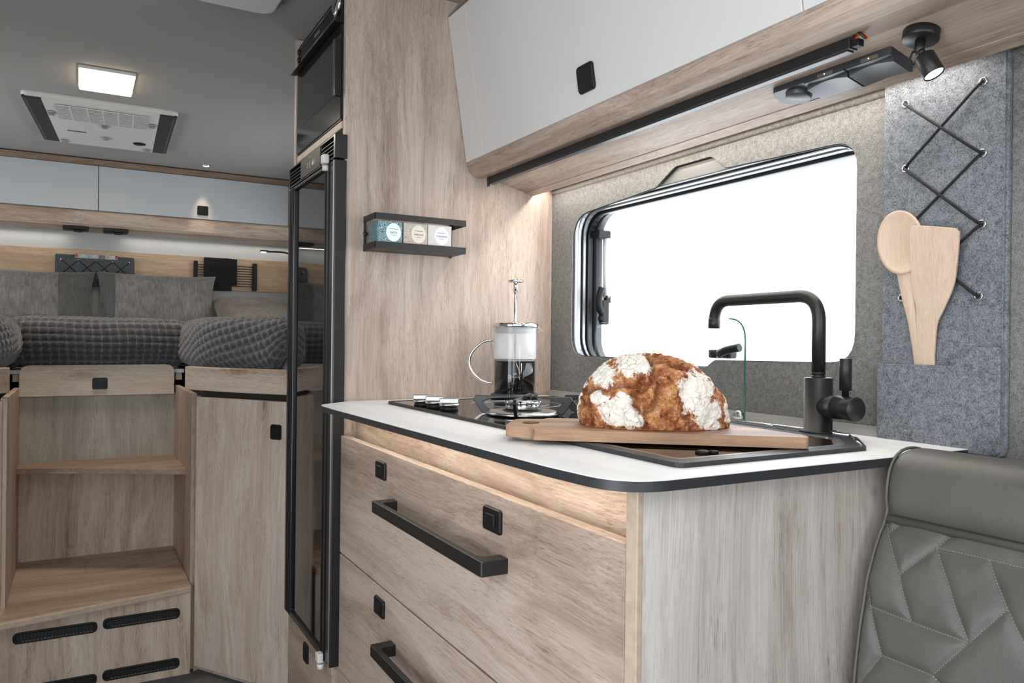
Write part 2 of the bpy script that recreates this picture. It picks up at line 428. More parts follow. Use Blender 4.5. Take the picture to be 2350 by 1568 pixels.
# ================================================================== SETTING
FL, CE, XL, XR, YF, YR = -1.035, .82, -.94, 1.07, -2.2, 4.33
def struct(name, bm, m, **k): return obj(name, bm, m, kind='structure', **k)
struct('floor', box(B(), (XL-.1, YF-.1, FL-.06), (XR+.15, YR+.1, FL)), FLOORM)
struct('ceiling', plate(B(), [(XL-.1, YF-.1), (XR+.15, YF-.1), (XR+.15, YR+.1), (XL-.1, YR+.1)],
       [[(OPEN_ROOF[0], OPEN_ROOF[2]), (OPEN_ROOF[1], OPEN_ROOF[2]), (OPEN_ROOF[1], OPEN_ROOF[3]), (OPEN_ROOF[0], OPEN_ROOF[3])]], 'Z', CE, CE+.05), CEIL)
def rc(a): return [(a[0], a[2]), (a[1], a[2]), (a[1], a[3]), (a[0], a[3])]
struct('wall_left', plate(B(), [(YF, FL), (YR, FL), (YR, CE), (YF, CE)], [rc(OPEN_DOOR), rc(OPEN_SIDE), rc(OPEN_BED_ADDED)], 'X', XL-.05, XL), WALLG)
struct('wall_front', plate(B(), [(XL, FL), (XR, FL), (XR, CE), (XL, CE)], [rc(OPEN_FRONT)], 'Y', YF-.05, YF), WALLG)
wr = struct('wall_rear', box(B(), (XL, YR, FL), (XR+.1, YR+.05, CE)), WALLG)

# felt-lined side wall with the window cut out of it
WIN = [(1.545, -.036)]+[(1.12+.0, 0)][:0]
win_out = rpoly([(1.60, -.036), (1.262, -.036), (1.222, -.064), (1.149, -.064), (1.106, -.034), (.794, -.030), (.794, .326), (1.078, .335), (1.118, .365), (1.222, .365), (1.284, .332), (1.60, .312)],
                [.055, .02, .02, .02, .02, .05, .045, .02, .02, .02, .02, .07], 6)
win_out = win_out[::-1]
wall_o = [(YF, FL), (YR, FL), (YR, CE), (YF, CE)]
struct('wall_right', plate(B(), wall_o, [win_out, rc(OPEN_BED_ADDED)], 'X', XR, XR+.005), FELTW)
outer_o = rrect(.77, 1.625, -.08, .38, .07)
struct('wall_outer', plate(B(), wall_o, [outer_o, rc(OPEN_BED_ADDED)], 'X', XR+.075, XR+.10), plain('outer_skin', '#9a9b9c', .6))
# fold in the felt lining where it rolls over towards the roof
bm = B(); tube(bm, [(XR+.002, .45, .386), (XR+.002, 1.69, .386)], .007, 10); struct('trim_1', bm, FELTW)
bm = B(); plate(bm, [(1.071, -.14), (1.052, -.14), (1.056, -.13), (1.071, -.125)], [], 'Y', .60, 1.69); struct('trim_2', bm, plain('grey_seal_strip', '#8d8c89', .4))

win = bpy.data.objects.new('window_1', None); COL.objects.link(win); win.location = (1.1, 1.19, .15); win['kind'] = 'structure'; BASE[win] = Vector(win.location)
# silver blind frame: a deep rounded ring in steps
bm = B(); plate(bm, rrect(.765, 1.64, -.085, .375, .075), [rrect(.79, 1.598, -.045, .332, .06)], 'X', XR+.007, XR+.018); obj('frame', bm, SILVER, win, bevel=.003)
bm = B(); plate(bm, rrect(.765, 1.64, -.085, .375, .075), [rrect(.79, 1.607, -.05, .327, .062)], 'X', XR+.020, XR+.034); obj('blind_cassette', bm, SILVER, win, bevel=.003)
bm = B(); plate(bm, rrect(.765, 1.64, -.085, .375, .075), [rrect(.785, 1.612, -.05, .324, .062)], 'X', XR+.036, XR+.052); obj('frame', bm, SILVER, win, bevel=.003)
bm = B(); plate(bm, rrect(.765, 1.64, -.09, .38, .075), [rrect(.78, 1.609, -.05, .318, .06)], 'X', XR+.055, XR+.072); obj('gasket', bm, BLACK, win, bevel=.003)
bm = B(); plate(bm, rrect(.765, 1.64, -.09, .38, .075), [rrect(.775, 1.602, -.052, .322, .06)], 'X', XR+.076, XR+.096); obj('gasket', bm, GREYP, win, bevel=.003)
bm = B(); plate(bm, rrect(.75, 1.65, -.1, .40, .07), [], 'X', XR+.104, XR+.107); obj('pane', bm, CLEAR, win)
GROOVE = plain('dark_groove', '#202122', .5)
bm = B(); tube(bm, [(XR+.004, p[0], p[1]) for p in win_out], .0018, 6, closed=True); obj('edge_trim', bm, GROOVE, win)
for x0, e in ((XR+.0175, .0008), (XR+.0345, .0012)):
    bm = B(); plate(bm, rrect(.765, 1.64, -.085, .375, .075), [rrect(.79+e, 1.604-e, -.047, .329-e, .061)], 'X', x0, x0+.002); obj('groove', bm, GROOVE, win)
bm = B(); box(bm, (XR+.008, 1.10, -.052), (XR+.075, 1.275, -.046), .001); obj('sill_lip', bm, SILVER, win)
bm = B(); tube(bm, [(XR+.093, 1.583, .268), (XR+.093, 1.579, .112)], .0095, 14); obj('stay_tube', bm, WHITE, win, smooth=True)
bm = B(); box(bm, (XR+.06, 1.572, .262), (XR+.10, 1.602, .282), .004); obj('stay_bracket', bm, BLACKP, win)
bm = B(); box(bm, (XR+.085, 1.57, .098), (XR+.1, 1.585, .118), .003); obj('stay_bracket', bm, BLACKP, win)
def win_latch(o, lever, plate_n):
    """swivel window latch: base block, bolts and a curved lever"""
    o = Vector(o); bm = B()
    a = Vector(plate_n)             # direction along the edge the base sits on
    box(bm, o-Vector((.016, abs(a.y)*.022+.009, abs(a.z)*.022+.009)), o+Vector((.006, abs(a.y)*.022+.009, abs(a.z)*.022+.009)), .004)
    for s in (-1, 1): lathe(bm, [(.008, 0), (.008, .004), (.005, .006)], o+a*.016*s+Vector((-.014, 0, 0)), (-1, 0, 0), 12)
    l = Vector(lever)
    pth = spline([o+Vector((-.012, 0, 0)), o+Vector((-.022, 0, 0))+l*.25, o+Vector((-.024, 0, 0))+l*.6+a*.004, o+Vector((-.020, 0, 0))+l], 5)
    tube(bm, pth, [.010]*4+[.0085]*(len(pth)-4), 10)
    return obj('latch', bm, BLACKP, win, smooth=False)
win_latch((XR+.088, 1.577, .075), (0, -.012, .062), (0, 0, 1))
win_latch((XR+.088, 1.165, -.022), (0, -.062, .014), (0, 1, 0))
win_latch((XR+.088, .78, .07), (0, .028, .075), (0, 0, 1))

# ================================================================== KITCHEN BLOCK
YP = 1.6925
kit = thing('kitchen_cabinet', 'oak kitchen base cabinet with three drawers and a pale end panel below the white worktop', 'cabinet', (.78, 1.15, FL))
bm = B(); box(bm, (.500, .620, FL), (1.065, .638, -.1515), .002); obj('end_panel', bm, OAKE, kit)
bm = B(); box(bm, (.498, .6195, FL), (.5055, .6385, -.1516), .001); obj('edge_band', bm, EDGE, kit)
bm = B(); box(bm, (.545, .6385, FL+.02), (.56, 1.685, -.1515), .001); obj('recess_panel', bm, OAKY, kit)
bm = B(); box(bm, (.56, .6385, FL), (1.06, 1.69, -.155), 0); obj('carcass', bm, OAKY, kit)
bm = B(); box(bm, (.52, .64, FL+.0), (.545, 1.685, FL+.06), .001); obj('plinth', bm, BLACK, kit)
bm = B(); box(bm, (.497, .655, -.1545), (.506, 1.66, -.1515), .0005); obj('light_strip', bm, LEDW, kit, label='lit light strip under the worktop edge')
def handle_bm(y0, y1, zt, x0=.509, out=.042, h=.021):
    """bar handle: square bow with filleted inner corners"""
    w_ = .011
    o_ = [(x0, y0), (x0-out, y0), (x0-out, y1), (x0, y1)]
    outer = rpoly(o_, [0, .004, .004, 0], 3)
    inner = rpoly([(x0, y1-.024), (x0-out+w_, y1-.024), (x0-out+w_, y0+.024), (x0, y0+.024)], [0, .014, .014, 0], 5)
    bm = B(); plate(bm, outer+inner, [], 'Z', zt-h, zt)
    return bm
zd = [(-.4765, -.2155), (-.738, -.4798), (-1.0, -.740)]
for i, (z0, z1) in enumerate(zd):
    d = obj('drawer', box(box(B(), (.511, .656, z0), (.528, 1.6845, z1), .0015), (.528, .70, z0+.03), (.558, 1.64, z1-.04)), OAKD, kit)
    top = z1-.081
    obj('handle', handle_bm(.912, 1.355, top, .5115), BLACK, d, bevel=.0012)
    for y in ((1.415, .955) if i < 2 else (1.415,)):
        obj('push_latch', latch_bm((.511, y, z1-.037), (-1, 0, 0), (0, -1, 0), .052, .034), BLACKP, d)

wtp = [(1.068, 1.691), (.532, 1.691), (.4405, 1.615), (.4395, 1.50), (.4555, .73), (.468, .602), (1.068, .602)]
wto = rpoly(wtp, [0, .02, .06, .3, .3, .07, 0], 22)
wt = thing('worktop', 'off-white laminate worktop with rounded front corner and black edge', 'worktop', (.75, 1.15, -.151))
bm = B(); plate(bm, wto, [], 'Z', -.1512, -.1406); cr_ = obj('core', bm, CORE, wt, smooth=True); cr_.modifiers.new('split', 'EDGE_SPLIT').split_angle = math.radians(35)
def inset(pts, d):
    n = len(pts); out = []
    ar = sum(pts[i][0]*pts[(i+1) % n][1]-pts[(i+1) % n][0]*pts[i][1] for i in range(n)); s = 1 if ar > 0 else -1
    for i in range(n):
        a = Vector(pts[i-1]); b = Vector(pts[i]); c = Vector(pts[(i+1) % n])
        t = (c-a).normalized(); nn = Vector((-t.y, t.x))*s; out.append(tuple(b+nn*d))
    return out
bm = B(); plate(bm, inset(wto, .0012), [], 'Z', -.1406, -.1396); obj('surface', bm, HPL, wt)

# ------------------------------------------------------------------ hob
hob = thing('gas_hob', 'black glass gas hob with three knobs and black pan supports', 'hob', (.79, 1.31, -.1396))
bm = B(); plate(bm, rpoly([(.588, 1.037), (1.01, 1.037), (1.01, 1.588), (.588, 1.588)], .012, 4), [], 'Z', -.1396, -.1345); obj('glass_top', bm, HOBG, hob, bevel=.001)
bm = B(); plate(bm, rpoly([(.584, 1.033), (1.014, 1.033), (1.014, 1.592), (.584, 1.592)], .014, 4), [rpoly([(.589, 1.038), (1.009, 1.038), (1.009, 1.587), (.589, 1.587)], .012, 4)], 'Z', -.1396, -.1338); obj('rim', bm, BLACK, hob)
for c, r in (((.81, 1.42), .095), ((.81, 1.42), .07)):
    bm = B(); tube(bm, [(c[0]+r*math.cos(a*math.pi/24), c[1]+r*math.sin(a*math.pi/24), -.1344) for a in range(48)], .0006, 6, closed=True); obj('printed_ring', bm, plain('print_grey', '#8d8d8d', .5), hob)
for x, y in ((.607, 1.447), (.613, 1.397), (.617, 1.338)):
    bm = B(); lathe(bm, [(.017, -.1345), (.0165, -.129), (.015, -.127), (.015, -.1255)], (x, y, 0)); k = obj('knob', bm, BLACKP, hob)
    bm = B(); lathe(bm, [(.0195, -.1255), (.0195, -.1215), (.018, -.1205)], (x, y, 0))
    M = Matrix.Translation((x, y, 0)) @ Matrix.Rotation(-.512, 4, 'Z')
    b2 = B(); box(b2, (-.0185, -.0065, -.1205), (.0185, .0065, -.111), .0015); b2.transform(M)
    tmp = bpy.data.meshes.new('t'); b2.to_mesh(tmp); bm.from_mesh(tmp); b2.free()
    obj('grip', bm, STEEL, k, label='silver grip')
def burner(cx, cy_, s):
    bm = B(); lathe(bm, [(.066*s, -.1335), (.068*s, -.130), (.062*s, -.127), (.02, -.126)], (cx, cy_, 0), n=40); obj('drip_plate', bm, STEEL, hob)
    bm = B(); lathe(bm, [(.034*s, -.128), (.036*s, -.126), (.036*s, -.1245)], (cx, cy_, 0)); obj('burner_base', bm, BLACK, hob)
    bm = B(); lathe(bm, [(.031*s, -.1245), (.032*s, -.122), (.032*s, -.1135), (.029*s, -.1125)], (cx, cy_, 0), n=32)
    obj('flame_ring', bm, STEEL, hob)
    bm = B()
    for k in range(20):
        a = k*math.pi/10; M = Matrix.Translation((cx, cy_, 0)) @ Matrix.Rotation(a, 4, 'Z')
        b2 = B(); box(b2, (.031*s, -.001, -.1165), (.0325*s, .001, -.1135)); b2.transform(M); t = bpy.data.meshes.new('t'); b2.to_mesh(t); bm.from_mesh(t); b2.free()
    obj('flame_slots', bm, BLACK, hob, kind='stuff')
    bm = B(); lathe(bm, [(.034*s, -.1125), (.0355*s, -.111), (.033*s, -.1085), (.02*s, -.1075), (0, -.1072)], (cx, cy_, 0)); obj('burner_cap', bm, CHROME, hob)
    for k in range(4):
        a = math.atan2(.63, -.77)+k*P2; M = Matrix.Translation((cx, cy_, 0)) @ Matrix.Rotation(a, 4, 'Z')
        bm = B(); prof = [(.024, -.1005), (.024, -.1035), (.062, -.1065), (.074, -.112), (.062, -.124), (.062, -.131), (.069, -.134), (.077, -.131), (.092, -.108), (.088, -.1005)]
        plate(bm, prof, [], 'Y', -.0032, .0032); bm.transform(M); obj('pan_support', bm, SATIN, hob, bevel=.0012)
burner(.705, 1.21, 1.0); burner(.875, 1.167, .85)

# ------------------------------------------------------------------ french press
fpc = Vector((.897, 1.58, -.1340))
fp = thing('french_press', 'glass coffee press half full of black coffee on the hob by the oak partition', 'coffee press', fpc)
bm = B(); lathe(bm, [(.05, .004), (.05, .092)], fpc, n=48); bmesh.ops.delete(bm, geom=[f for f in bm.faces if len(f.verts) > 4], context='FACES'); obj('glass_beaker', bm, PRESSG, fp)
bm = B(); lathe(bm, [(.05, .092), (.05, .160), (.0512, .166)], fpc, n=48); bmesh.ops.delete(bm, geom=[f for f in bm.faces if len(f.verts) > 4], context='FACES'); obj('glass_beaker', bm, MILKY, fp, label='whitish upper part of the glass')
bm = B(); lathe(bm, [(0, .0075), (.0478, .0075), (.0478, .087), (0, .087)], fpc, n=48); obj('coffee', bm, COFFEE, fp)
bm = B(); lathe(bm, [(.0484, .0865), (.0484, .091), (.044, .091), (.044, .0865)], fpc, n=48); obj('foam_ring', bm, plain('coffee_foam', '#8f8780', .3), fp)
bm = B(); lathe(bm, [(.053, 0), (.056, .001), (.056, .008), (.051, .011), (0, .011)], fpc, n=40); obj('foot', bm, GREYP, fp)
bm = B(); lathe(bm, [(.0535, .166), (.0545, .168), (.0545, .174), (.052, .1765), (.02, .178), (.006, .180), (0, .180)], fpc, n=48); obj('lid', bm, CHROME, fp)
bm = B(); lathe(bm, [(.046, .152), (.046, .166), (.044, .166), (.044, .152)], fpc, n=32); obj('lid_collar', bm, GREYP, fp)
pl_ = bm = B(); lathe(bm, [(.0035, .088), (.0035, .262)], fpc, n=14); pr = obj('plunger_rod', bm, CHROME, fp)
bm = B(); lathe(bm, [(.005, .248), (.005, .264), (.0055, .272), (.0175, .2725), (.019, .275), (.0175, .278), (.006, .279), (0, .279)], fpc, n=32); obj('plunger_knob', bm, CHROME, pr)
hd = Vector((-.8717, .490, 0))
pts = spline([fpc+hd*.052+Vector((0, 0, .136)), fpc+hd*.075+Vector((0, 0, .131)), fpc+hd*.1+Vector((0, 0, .108)), fpc+hd*.1075+Vector((0, 0, .083)), fpc+hd*.1+Vector((0, 0, .06)), fpc+hd*.078+Vector((0, 0, .04)), fpc+hd*.052+Vector((0, 0, .033))], 8)
bm = B(); tube(bm, pts, .0032, 12); obj('handle', bm, CHROME, fp, smooth=True)
bm = B(); pts = spline([fpc-hd*.048+Vector((0, 0, .163)), fpc-hd*.056+Vector((0, 0, .162)), fpc-hd*.062+Vector((0, 0, .155))], 4); tube(bm, pts, [.010]*4+[.007]*5, 10); obj('spout', bm, PRESSG, fp, smooth=True)

# ------------------------------------------------------------------ sink
snk = thing('sink', 'built-in sink with black rim and dark brown glass lid under the bread board', 'sink', (.77, .84, -.1396))
so = rpoly([(.580, .650), (.905, .652), (.985, .725), (.985, 1.022), (.580, 1.022)], [.014, .01, .02, .012, .012], 4)
si = rpoly([(.600, .674), (.895, .676), (.962, .738), (.962, 1.002), (.600, 1.002)], [.012, .01, .02, .012, .012], 4)
bm = B(); plate(bm, so, [si], 'Z', -.1396, -.1338); obj('rim', bm, CORE, snk, bevel=.0015)
si2 = inset(si, .0) ; si3 = rpoly([(.609, .684), (.884, .686), (.952, .744), (.952, .992), (.609, .992)], [.012, .01, .02, .012, .012], 4)
bm = B(); plate(bm, si2, [si3], 'Z', -.1396, -.1346); obj('steel_edge', bm, STEEL, snk)
bm = B(); plate(bm, si3, [], 'Z', -.1396, -.1362); obj('glass_lid', bm, LIDG, snk)
bm = B(); lathe(bm, [(.009, -.1362), (.009, -.134), (.006, -.1325), (0, -.132)], (.672, .711, 0), n=16); lathe(bm, [(.006, -.1362), (.006, -.133), (0, -.1325)], (.684, .704, 0), n=16); obj('lid_knob', bm, BLACKP, snk)
bm = B(); tube(bm, [(.989, .74, -.1335), (.989, 1.02, -.1335)], .003, 8); tube(bm, [(.989, .74, -.1335), (.91, .664, -.1335)], .0015, 8); obj('chrome_edge', bm, CHROME, snk)

fc = Vector((.987, .795, -.1338))
fau = thing('faucet', 'matt black swivel kitchen tap with square bend standing behind the sink', 'tap', fc)
bm = B(); lathe(bm, [(.027, 0), (.027, .002), (.021, .0025), (.021, .082), (.020, .083), (0, .083)], fc, n=36); obj('body', bm, BLACK, fau)
bm = B(); lathe(bm, [(.0105, .083), (.0105, .0855), (.0095, .086), (.0095, .088), (.0105, .0885), (.0105, .091), (.0095, .0915), (.0095, .093)], fc, n=24); obj('collar', bm, BLACK, fau)
top = .2095
pth = fillet([fc+Vector((0, 0, .088)), fc+Vector((0, 0, top)), fc+Vector((.013, .235, top)), fc+Vector((.0145, .238, .172))], .042, 12)
bm = B(); tube(bm, pth, .0102, 18); obj('spout', bm, BLACK, fau, smooth=False)
bm = B(); lathe(bm, [(.0095, .180), (.0109, .1795), (.0109, .161), (.0095, .1605), (.008, .163), (0, .163)], fc+Vector((.0145, .238, 0)), n=24); obj('aerator', bm, BLACK, fau)
ha = Vector((-.12, -1, 0)).normalized(); hc = fc+Vector((0, 0, .040))
bm = B(); lathe(bm, [(.0165, .005), (.0165, .0365)], hc, ha, 32); obj('valve_neck', bm, BLACK, fau)
bm = B(); lathe(bm, [(.0155, .036), (.0155, .0375), (.018, .0378), (.018, .073), (.0172, .0742), (0, .0742)], hc, ha, 36); lv = obj('valve_cap', bm, BLACK, fau)
lc = hc+ha*.053
bm = B(); lathe(bm, [(.005, .012), (.005, .026), (.0085, .0265), (.0085, .0725), (.0078, .0735), (0, .0735)], lc, (0, 0, 1), 20); obj('lever', bm, BLACK, fau)

# ------------------------------------------------------------------ glass guard between hob, sink and window
gg = thing('glass_splash_guard', 'clear glass splash guard with green edge standing by the window behind the bread', 'glass guard', (1.03, 1.2, -.1396))
go = rpoly([(.985, -.1385), (1.44, -.1385), (1.44, .045), (.985, .045)], [.002, .002, .03, .04], 8)
bm = B(); plate(bm, go, [], 'X', 1.0275, 1.0315); obj('pane', bm, GUARD, gg)
bm = B(); tube(bm, [(1.0295, p[0]-.0002, p[1]) for p in ([(.985, -.137)]+[q for q in go if q[0] < 1.03 and q[1] > 0][::-1])], .0018, 6); obj('glass_edge', bm, GEDGE, gg)
for y in (.995, 1.42):
    bm = B(); lathe(bm, [(.009, -.004), (.010, -.002), (.010, .002), (.008, .006), (0, .007)], (1.0265, y, -.129), (-1, 0, 0), 20); box(bm, (1.022, y-.006, -.1396), (1.036, y+.006, -.129)); obj('clamp', bm, STEEL, gg)

# ------------------------------------------------------------------ cutting board and bread
d1 = Vector((.277, -.222)).normalized(); d2 = Vector((-d1.y, d1.x)); bo = Vector((.531, .884))
def bp(u, v): q = bo+d1*u+d2*v; return (q.x, q.y)
bz0, bz1 = -.1328, -.1182
outl = [bp(0, 0), bp(.355, 0), bp(.352, .03), bp(.278, .128), bp(.262, .158), bp(0, .158), bp(-.002, .138), bp(-.044, .134), bp(-.044, .026), bp(-.003, .022)]
outl = rpoly(outl, [.006, .008, .02, .03, .03, .012, .012, .034, .034, .010], 7)
hole = [bp(-.014+.013*math.cos(a*math.pi/10), .082+.020*math.sin(a*math.pi/10)) for a in range(20)]
ang = math.atan2(d1.y, d1.x)
cb = thing('cutting_board', 'acacia bread board with a grip hole lying across worktop and sink', 'cutting board', (.70, .84, bz0))
bm = B(); plate(bm, outl, [hole], 'Z', bz0, bz1)
brd = obj('board', bm, ACACIA, cb, bevel=.0015)
# grain runs along the board: rotate the mesh into board axes and the object back
brd.data.transform(Matrix.Rotation(-ang, 4, 'Z')); brd.rotation_euler = (0, 0, ang)

def bread():
    cx, cy_ = .717, .859; zb = bz1
    la = Vector((.8717, -.490, 0)); de = Vector((.490, .8717, 0))
    NU, NV = 520, 170
    patches = [(1446, 838, 42, 28), (1378, 860, 31, 30), (1371, 914, 20, 14), (1408, 945, 40, 36), (1436, 966, 28, 20), (1583, 890, 46, 44), (1600, 945, 36, 40), (1562, 915, 22, 30), (1615, 975, 24, 14), (1657, 940, 9, 34)]
    cr = [[(1484, 815), (1488, 850), (1470, 880), (1440, 905), (1446, 940), (1458, 968), (1476, 988)], [(1488, 850), (1500, 880), (1490, 920), (1462, 945)],
          [(1345, 905), (1380, 890), (1430, 880), (1470, 880)], [(1495, 818), (1545, 838), (1600, 860)], [(1570, 870), (1545, 900), (1550, 940), (1565, 985)], [(1345, 930), (1352, 980)]]
    segs = [(np.array(a, float), np.array(b, float)) for c in cr for a, b in zip(c, c[1:])]
    bm = B(); lay_f = bm.verts.layers.float.new('flour'); lay_c = bm.verts.layers.float.new('crack')
    n_ = 2.25
    V = []
    for i in range(NU):
        th = 2*math.pi*i/NU; row = []
        ct, st = math.cos(th), math.sin(th)
        rr = 1/(abs(ct)**n_+abs(st)**n_)**(1/n_); ne = 2.28-.27*math.tanh(ct*2.5)
        for j in range(NV):
            ph = P2*j/(NV-1)
            h = math.sin(ph)**(2/ne); q = math.cos(ph)**(2/ne)
            x, y = ct*rr*q, st*rr*q
            under = .985+.015*min(1, h*8)
            X = x*.1055*under; Y = y*(.076 if y < 0 else .085)*under; Z = h*.1005
            px, py = 1502+x*168, 985-(Z/.1005)*170
            p3 = Vector((X, Y, Z))
            big = mnoise.fractal(p3*28, 1.0, 2.0, 3)
            if y < .12:
                wob = mnoise.noise(p3*70)*9; wob2 = mnoise.noise(p3*70+Vector((9, 3, 1)))*9
                fl = max(1-((px+wob-a)/ra)**2-((py+wob2-b)/rb)**2 for a, b, ra, rb in patches)
                pt = np.array((px+wob, py+wob2)); dm = 99
                for a, b in segs:
                    ab = b-a; t = min(1, max(0, float((pt-a)@ab/(ab@ab)))); dm = min(dm, float(np.hypot(*(pt-a-ab*t))))
                ck = math.exp(-(dm/8.0)**2)
            else:
                fl = big*1.6; ck = max(0, -big)*.8
            fl = max(-1.0, min(1.0, fl))
            disp = .0035*big+.0018*mnoise.noise(p3*150)+.0010*mnoise.noise(p3*400)+.0018*max(0, min(1, fl*3))-.0075*ck
            if j == 0: disp *= .3
            nrm = Vector((X/.0111, Y/.0058, Z/.0101+.02)).normalized()
            p = p3+nrm*disp
            v = bm.verts.new(Vector((cx, cy_, zb))+la*p.x+de*p.y+Vector((0, 0, max(p.z, .0006 if j else .0003))))
            v[lay_f] = fl; v[lay_c] = ck; row.append(v)
            if j == NV-1: break
        V.append(row)
    for i in range(NU):
        A, Bq = V[i], V[(i+1) % NU]
        for j in range(NV-1):
            f = bm.faces.new((A[j], Bq[j], Bq[j+1], A[j+1])); f.smooth = True
    bm.faces.new([V[i][0] for i in range(NU)][::-1])
    bmesh.ops.remove_doubles(bm, verts=[r[-1] for r in V], dist=.0008)
    m, nt, b = mat('bread_crust')
    af = nd(nt, 'ShaderNodeAttribute', attribute_name='flour').outputs['Fac']; ac = nd(nt, 'ShaderNodeAttribute', attribute_name='crack').outputs['Fac']
    v = objco(nt)
    n1 = noise_(nt, v, 60, 5, .65); n2 = noise_(nt, v, 190, 4, .7); n3 = noise_(nt, v, 22, 3)
    vor = nd(nt, 'ShaderNodeTexVoronoi', feature='DISTANCE_TO_EDGE', i_Vector=nd(nt, 'ShaderNodeVectorMath', operation='ADD', i_0=v, i_1=nd(nt, 'ShaderNodeVectorMath', operation='SCALE', i_0=nd(nt, 'ShaderNodeTexNoise', i_Vector=v, i_Scale=70.0).outputs['Color'], i_Scale=.02).outputs[0]).outputs[0], i_Scale=75.0).outputs[0]
    crk = nd(nt, 'ShaderNodeMapRange', i_0=vor, i_1=.0, i_2=.05, i_3=0.0, i_4=1.0).outputs[0]
    base = ramp(nt, math_(nt, 'ADD', math_(nt, 'ADD', math_(nt, 'MULTIPLY', n1, .75), math_(nt, 'MULTIPLY', n3, .30)), math_(nt, 'MULTIPLY', math_(nt, 'SUBTRACT', n2, .5), .45)), [(.37, srgb('#542a16')), (.46, srgb('#8e522c')), (.57, srgb('#b27a4a')), (.74, srgb('#cfa67c'))])
    base = mixc(nt, math_(nt, 'MULTIPLY', ac, .75), base, srgb('#6a3819'))
    f = math_(nt, 'ADD', af, math_(nt, 'MULTIPLY', math_(nt, 'SUBTRACT', n2, .5), 2.2))
    f = math_(nt, 'ADD', f, math_(nt, 'MULTIPLY', math_(nt, 'SUBTRACT', n1, .5), 2.6))
    f = nd(nt, 'ShaderNodeMapRange', i_0=f, i_1=.0, i_2=.34).outputs[0]
    f = math_(nt, 'MULTIPLY', f, math_(nt, 'ADD', math_(nt, 'MULTIPLY', math_(nt, 'MAXIMUM', crk, nd(nt, 'ShaderNodeMapRange', i_0=n3, i_1=.42, i_2=.56).outputs[0]), .6), .4))
    dust = nd(nt, 'ShaderNodeMapRange', i_0=n2, i_1=.53, i_2=.75, i_3=0.0, i_4=.26).outputs[0]
    f = math_(nt, 'MAXIMUM', f, dust)
    c = mixc(nt, f, base, srgb('#E4DDD3'))
    nt.links.new(c, b.inputs['Base Color']); b.inputs['Roughness'].default_value = .75; b.inputs['Specular IOR Level'].default_value = .25
    bump(nt, b, math_(nt, 'ADD', n2, math_(nt, 'ADD', n1, math_(nt, 'MULTIPLY', crk, .25))), .6, .0028)
    obj('bread_loaf', bm, m, base=(cx, cy_, zb), label='rustic brown bread loaf dusted with flour on the wooden board', cat='bread')
bread()

# ------------------------------------------------------------------ felt organizer on the wall with spoon and spatula
XO = 1.070
org = thing('felt_organizer', 'tall blue-grey felt utensil pocket with crossed black cord hung beside the window', 'wall organizer', (XO, .65, -.15))
bm = B(); plate(bm, rpoly([(.741, -.146), (.741, .40), (.560, .40), (.560, -.146)], [.01, .004, .004, .012], 4), [], 'X', XO-.009, XO-.001); obj('back_panel', bm, FELTO, org, bevel=.002)
pk = rpoly([(.7395, -.1455), (.7395, -.0275), (.6235, -.0275), (.595, -.001), (.5615, -.001), (.5615, -.1455)], [.01, .002, .01, .012, .004, .012], 4)
bm = B(); plate(bm, pk, [], 'X', XO-.0215, XO-.0175); obj('pocket', bm, FELTO, org, bevel=.002)
bm = B(); box(bm, (XO-.018, .7375, -.144), (XO-.008, .7395, -.03)); box(bm, (XO-.018, .5615, -.144), (XO-.008, .5635, -.003)); box(bm, (XO-.018, .5635, -.1455), (XO-.008, .7375, -.143)); obj('pocket_gusset', bm, FELTO, org)
bm = B(); box(bm, (XO-.012, .5635, -.142), (XO-.008, .566, .396), .001); obj('seam', bm, FELTO, org)
ey = [(.594, .358), (.706, .357), (.594, .261), (.705, .261), (.594, .165), (.707, .165), (.597, .068), (.709, .070)]
for y, z in ey:
    bm = B(); tube(bm, [(XO-.0095, y+.0048*math.cos(a*math.pi/10), z+.0048*math.sin(a*math.pi/10)) for a in range(20)], .0014, 8, closed=True); obj('eyelet', bm, CHROME, org)
def cord(a, b, lift=.003): 
    A = Vector((XO-.010, a[0], a[1])); Bv = Vector((XO-.010, b[0], b[1])); d = Vector((-lift, 0, 0))
    bm = B(); tube(bm, [A+Vector((.006, 0, 0)), A+d*.5, A.lerp(Bv, .08)+d, A.lerp(Bv, .92)+d, Bv+d*.5, Bv+Vector((.006, 0, 0))], .0021, 8); obj('cord', bm, CORD, org, smooth=True)
cord(ey[0], ey[3], .0032); cord(ey[1], ey[2], .006); cord(ey[2], ey[5], .0032); cord(ey[3], ey[4], .006); cord(ey[4], ey[7], .0032); cord(ey[5], ey[6], .006)

def flat_utensil(name, outline, x0, x1, m, base, label, cat, lean, rim=None):
    """outline in (y,z); lean = top leans out from the wall by this much per metre"""
    bm = B(); plate(bm, outline, [], 'X', x0, x1)
    for v in bm.verts: v.co.x -= max(0, v.co.z+.03)*lean
    return obj(name, bm, m, base=base, bevel=.002, label=label, cat=cat)
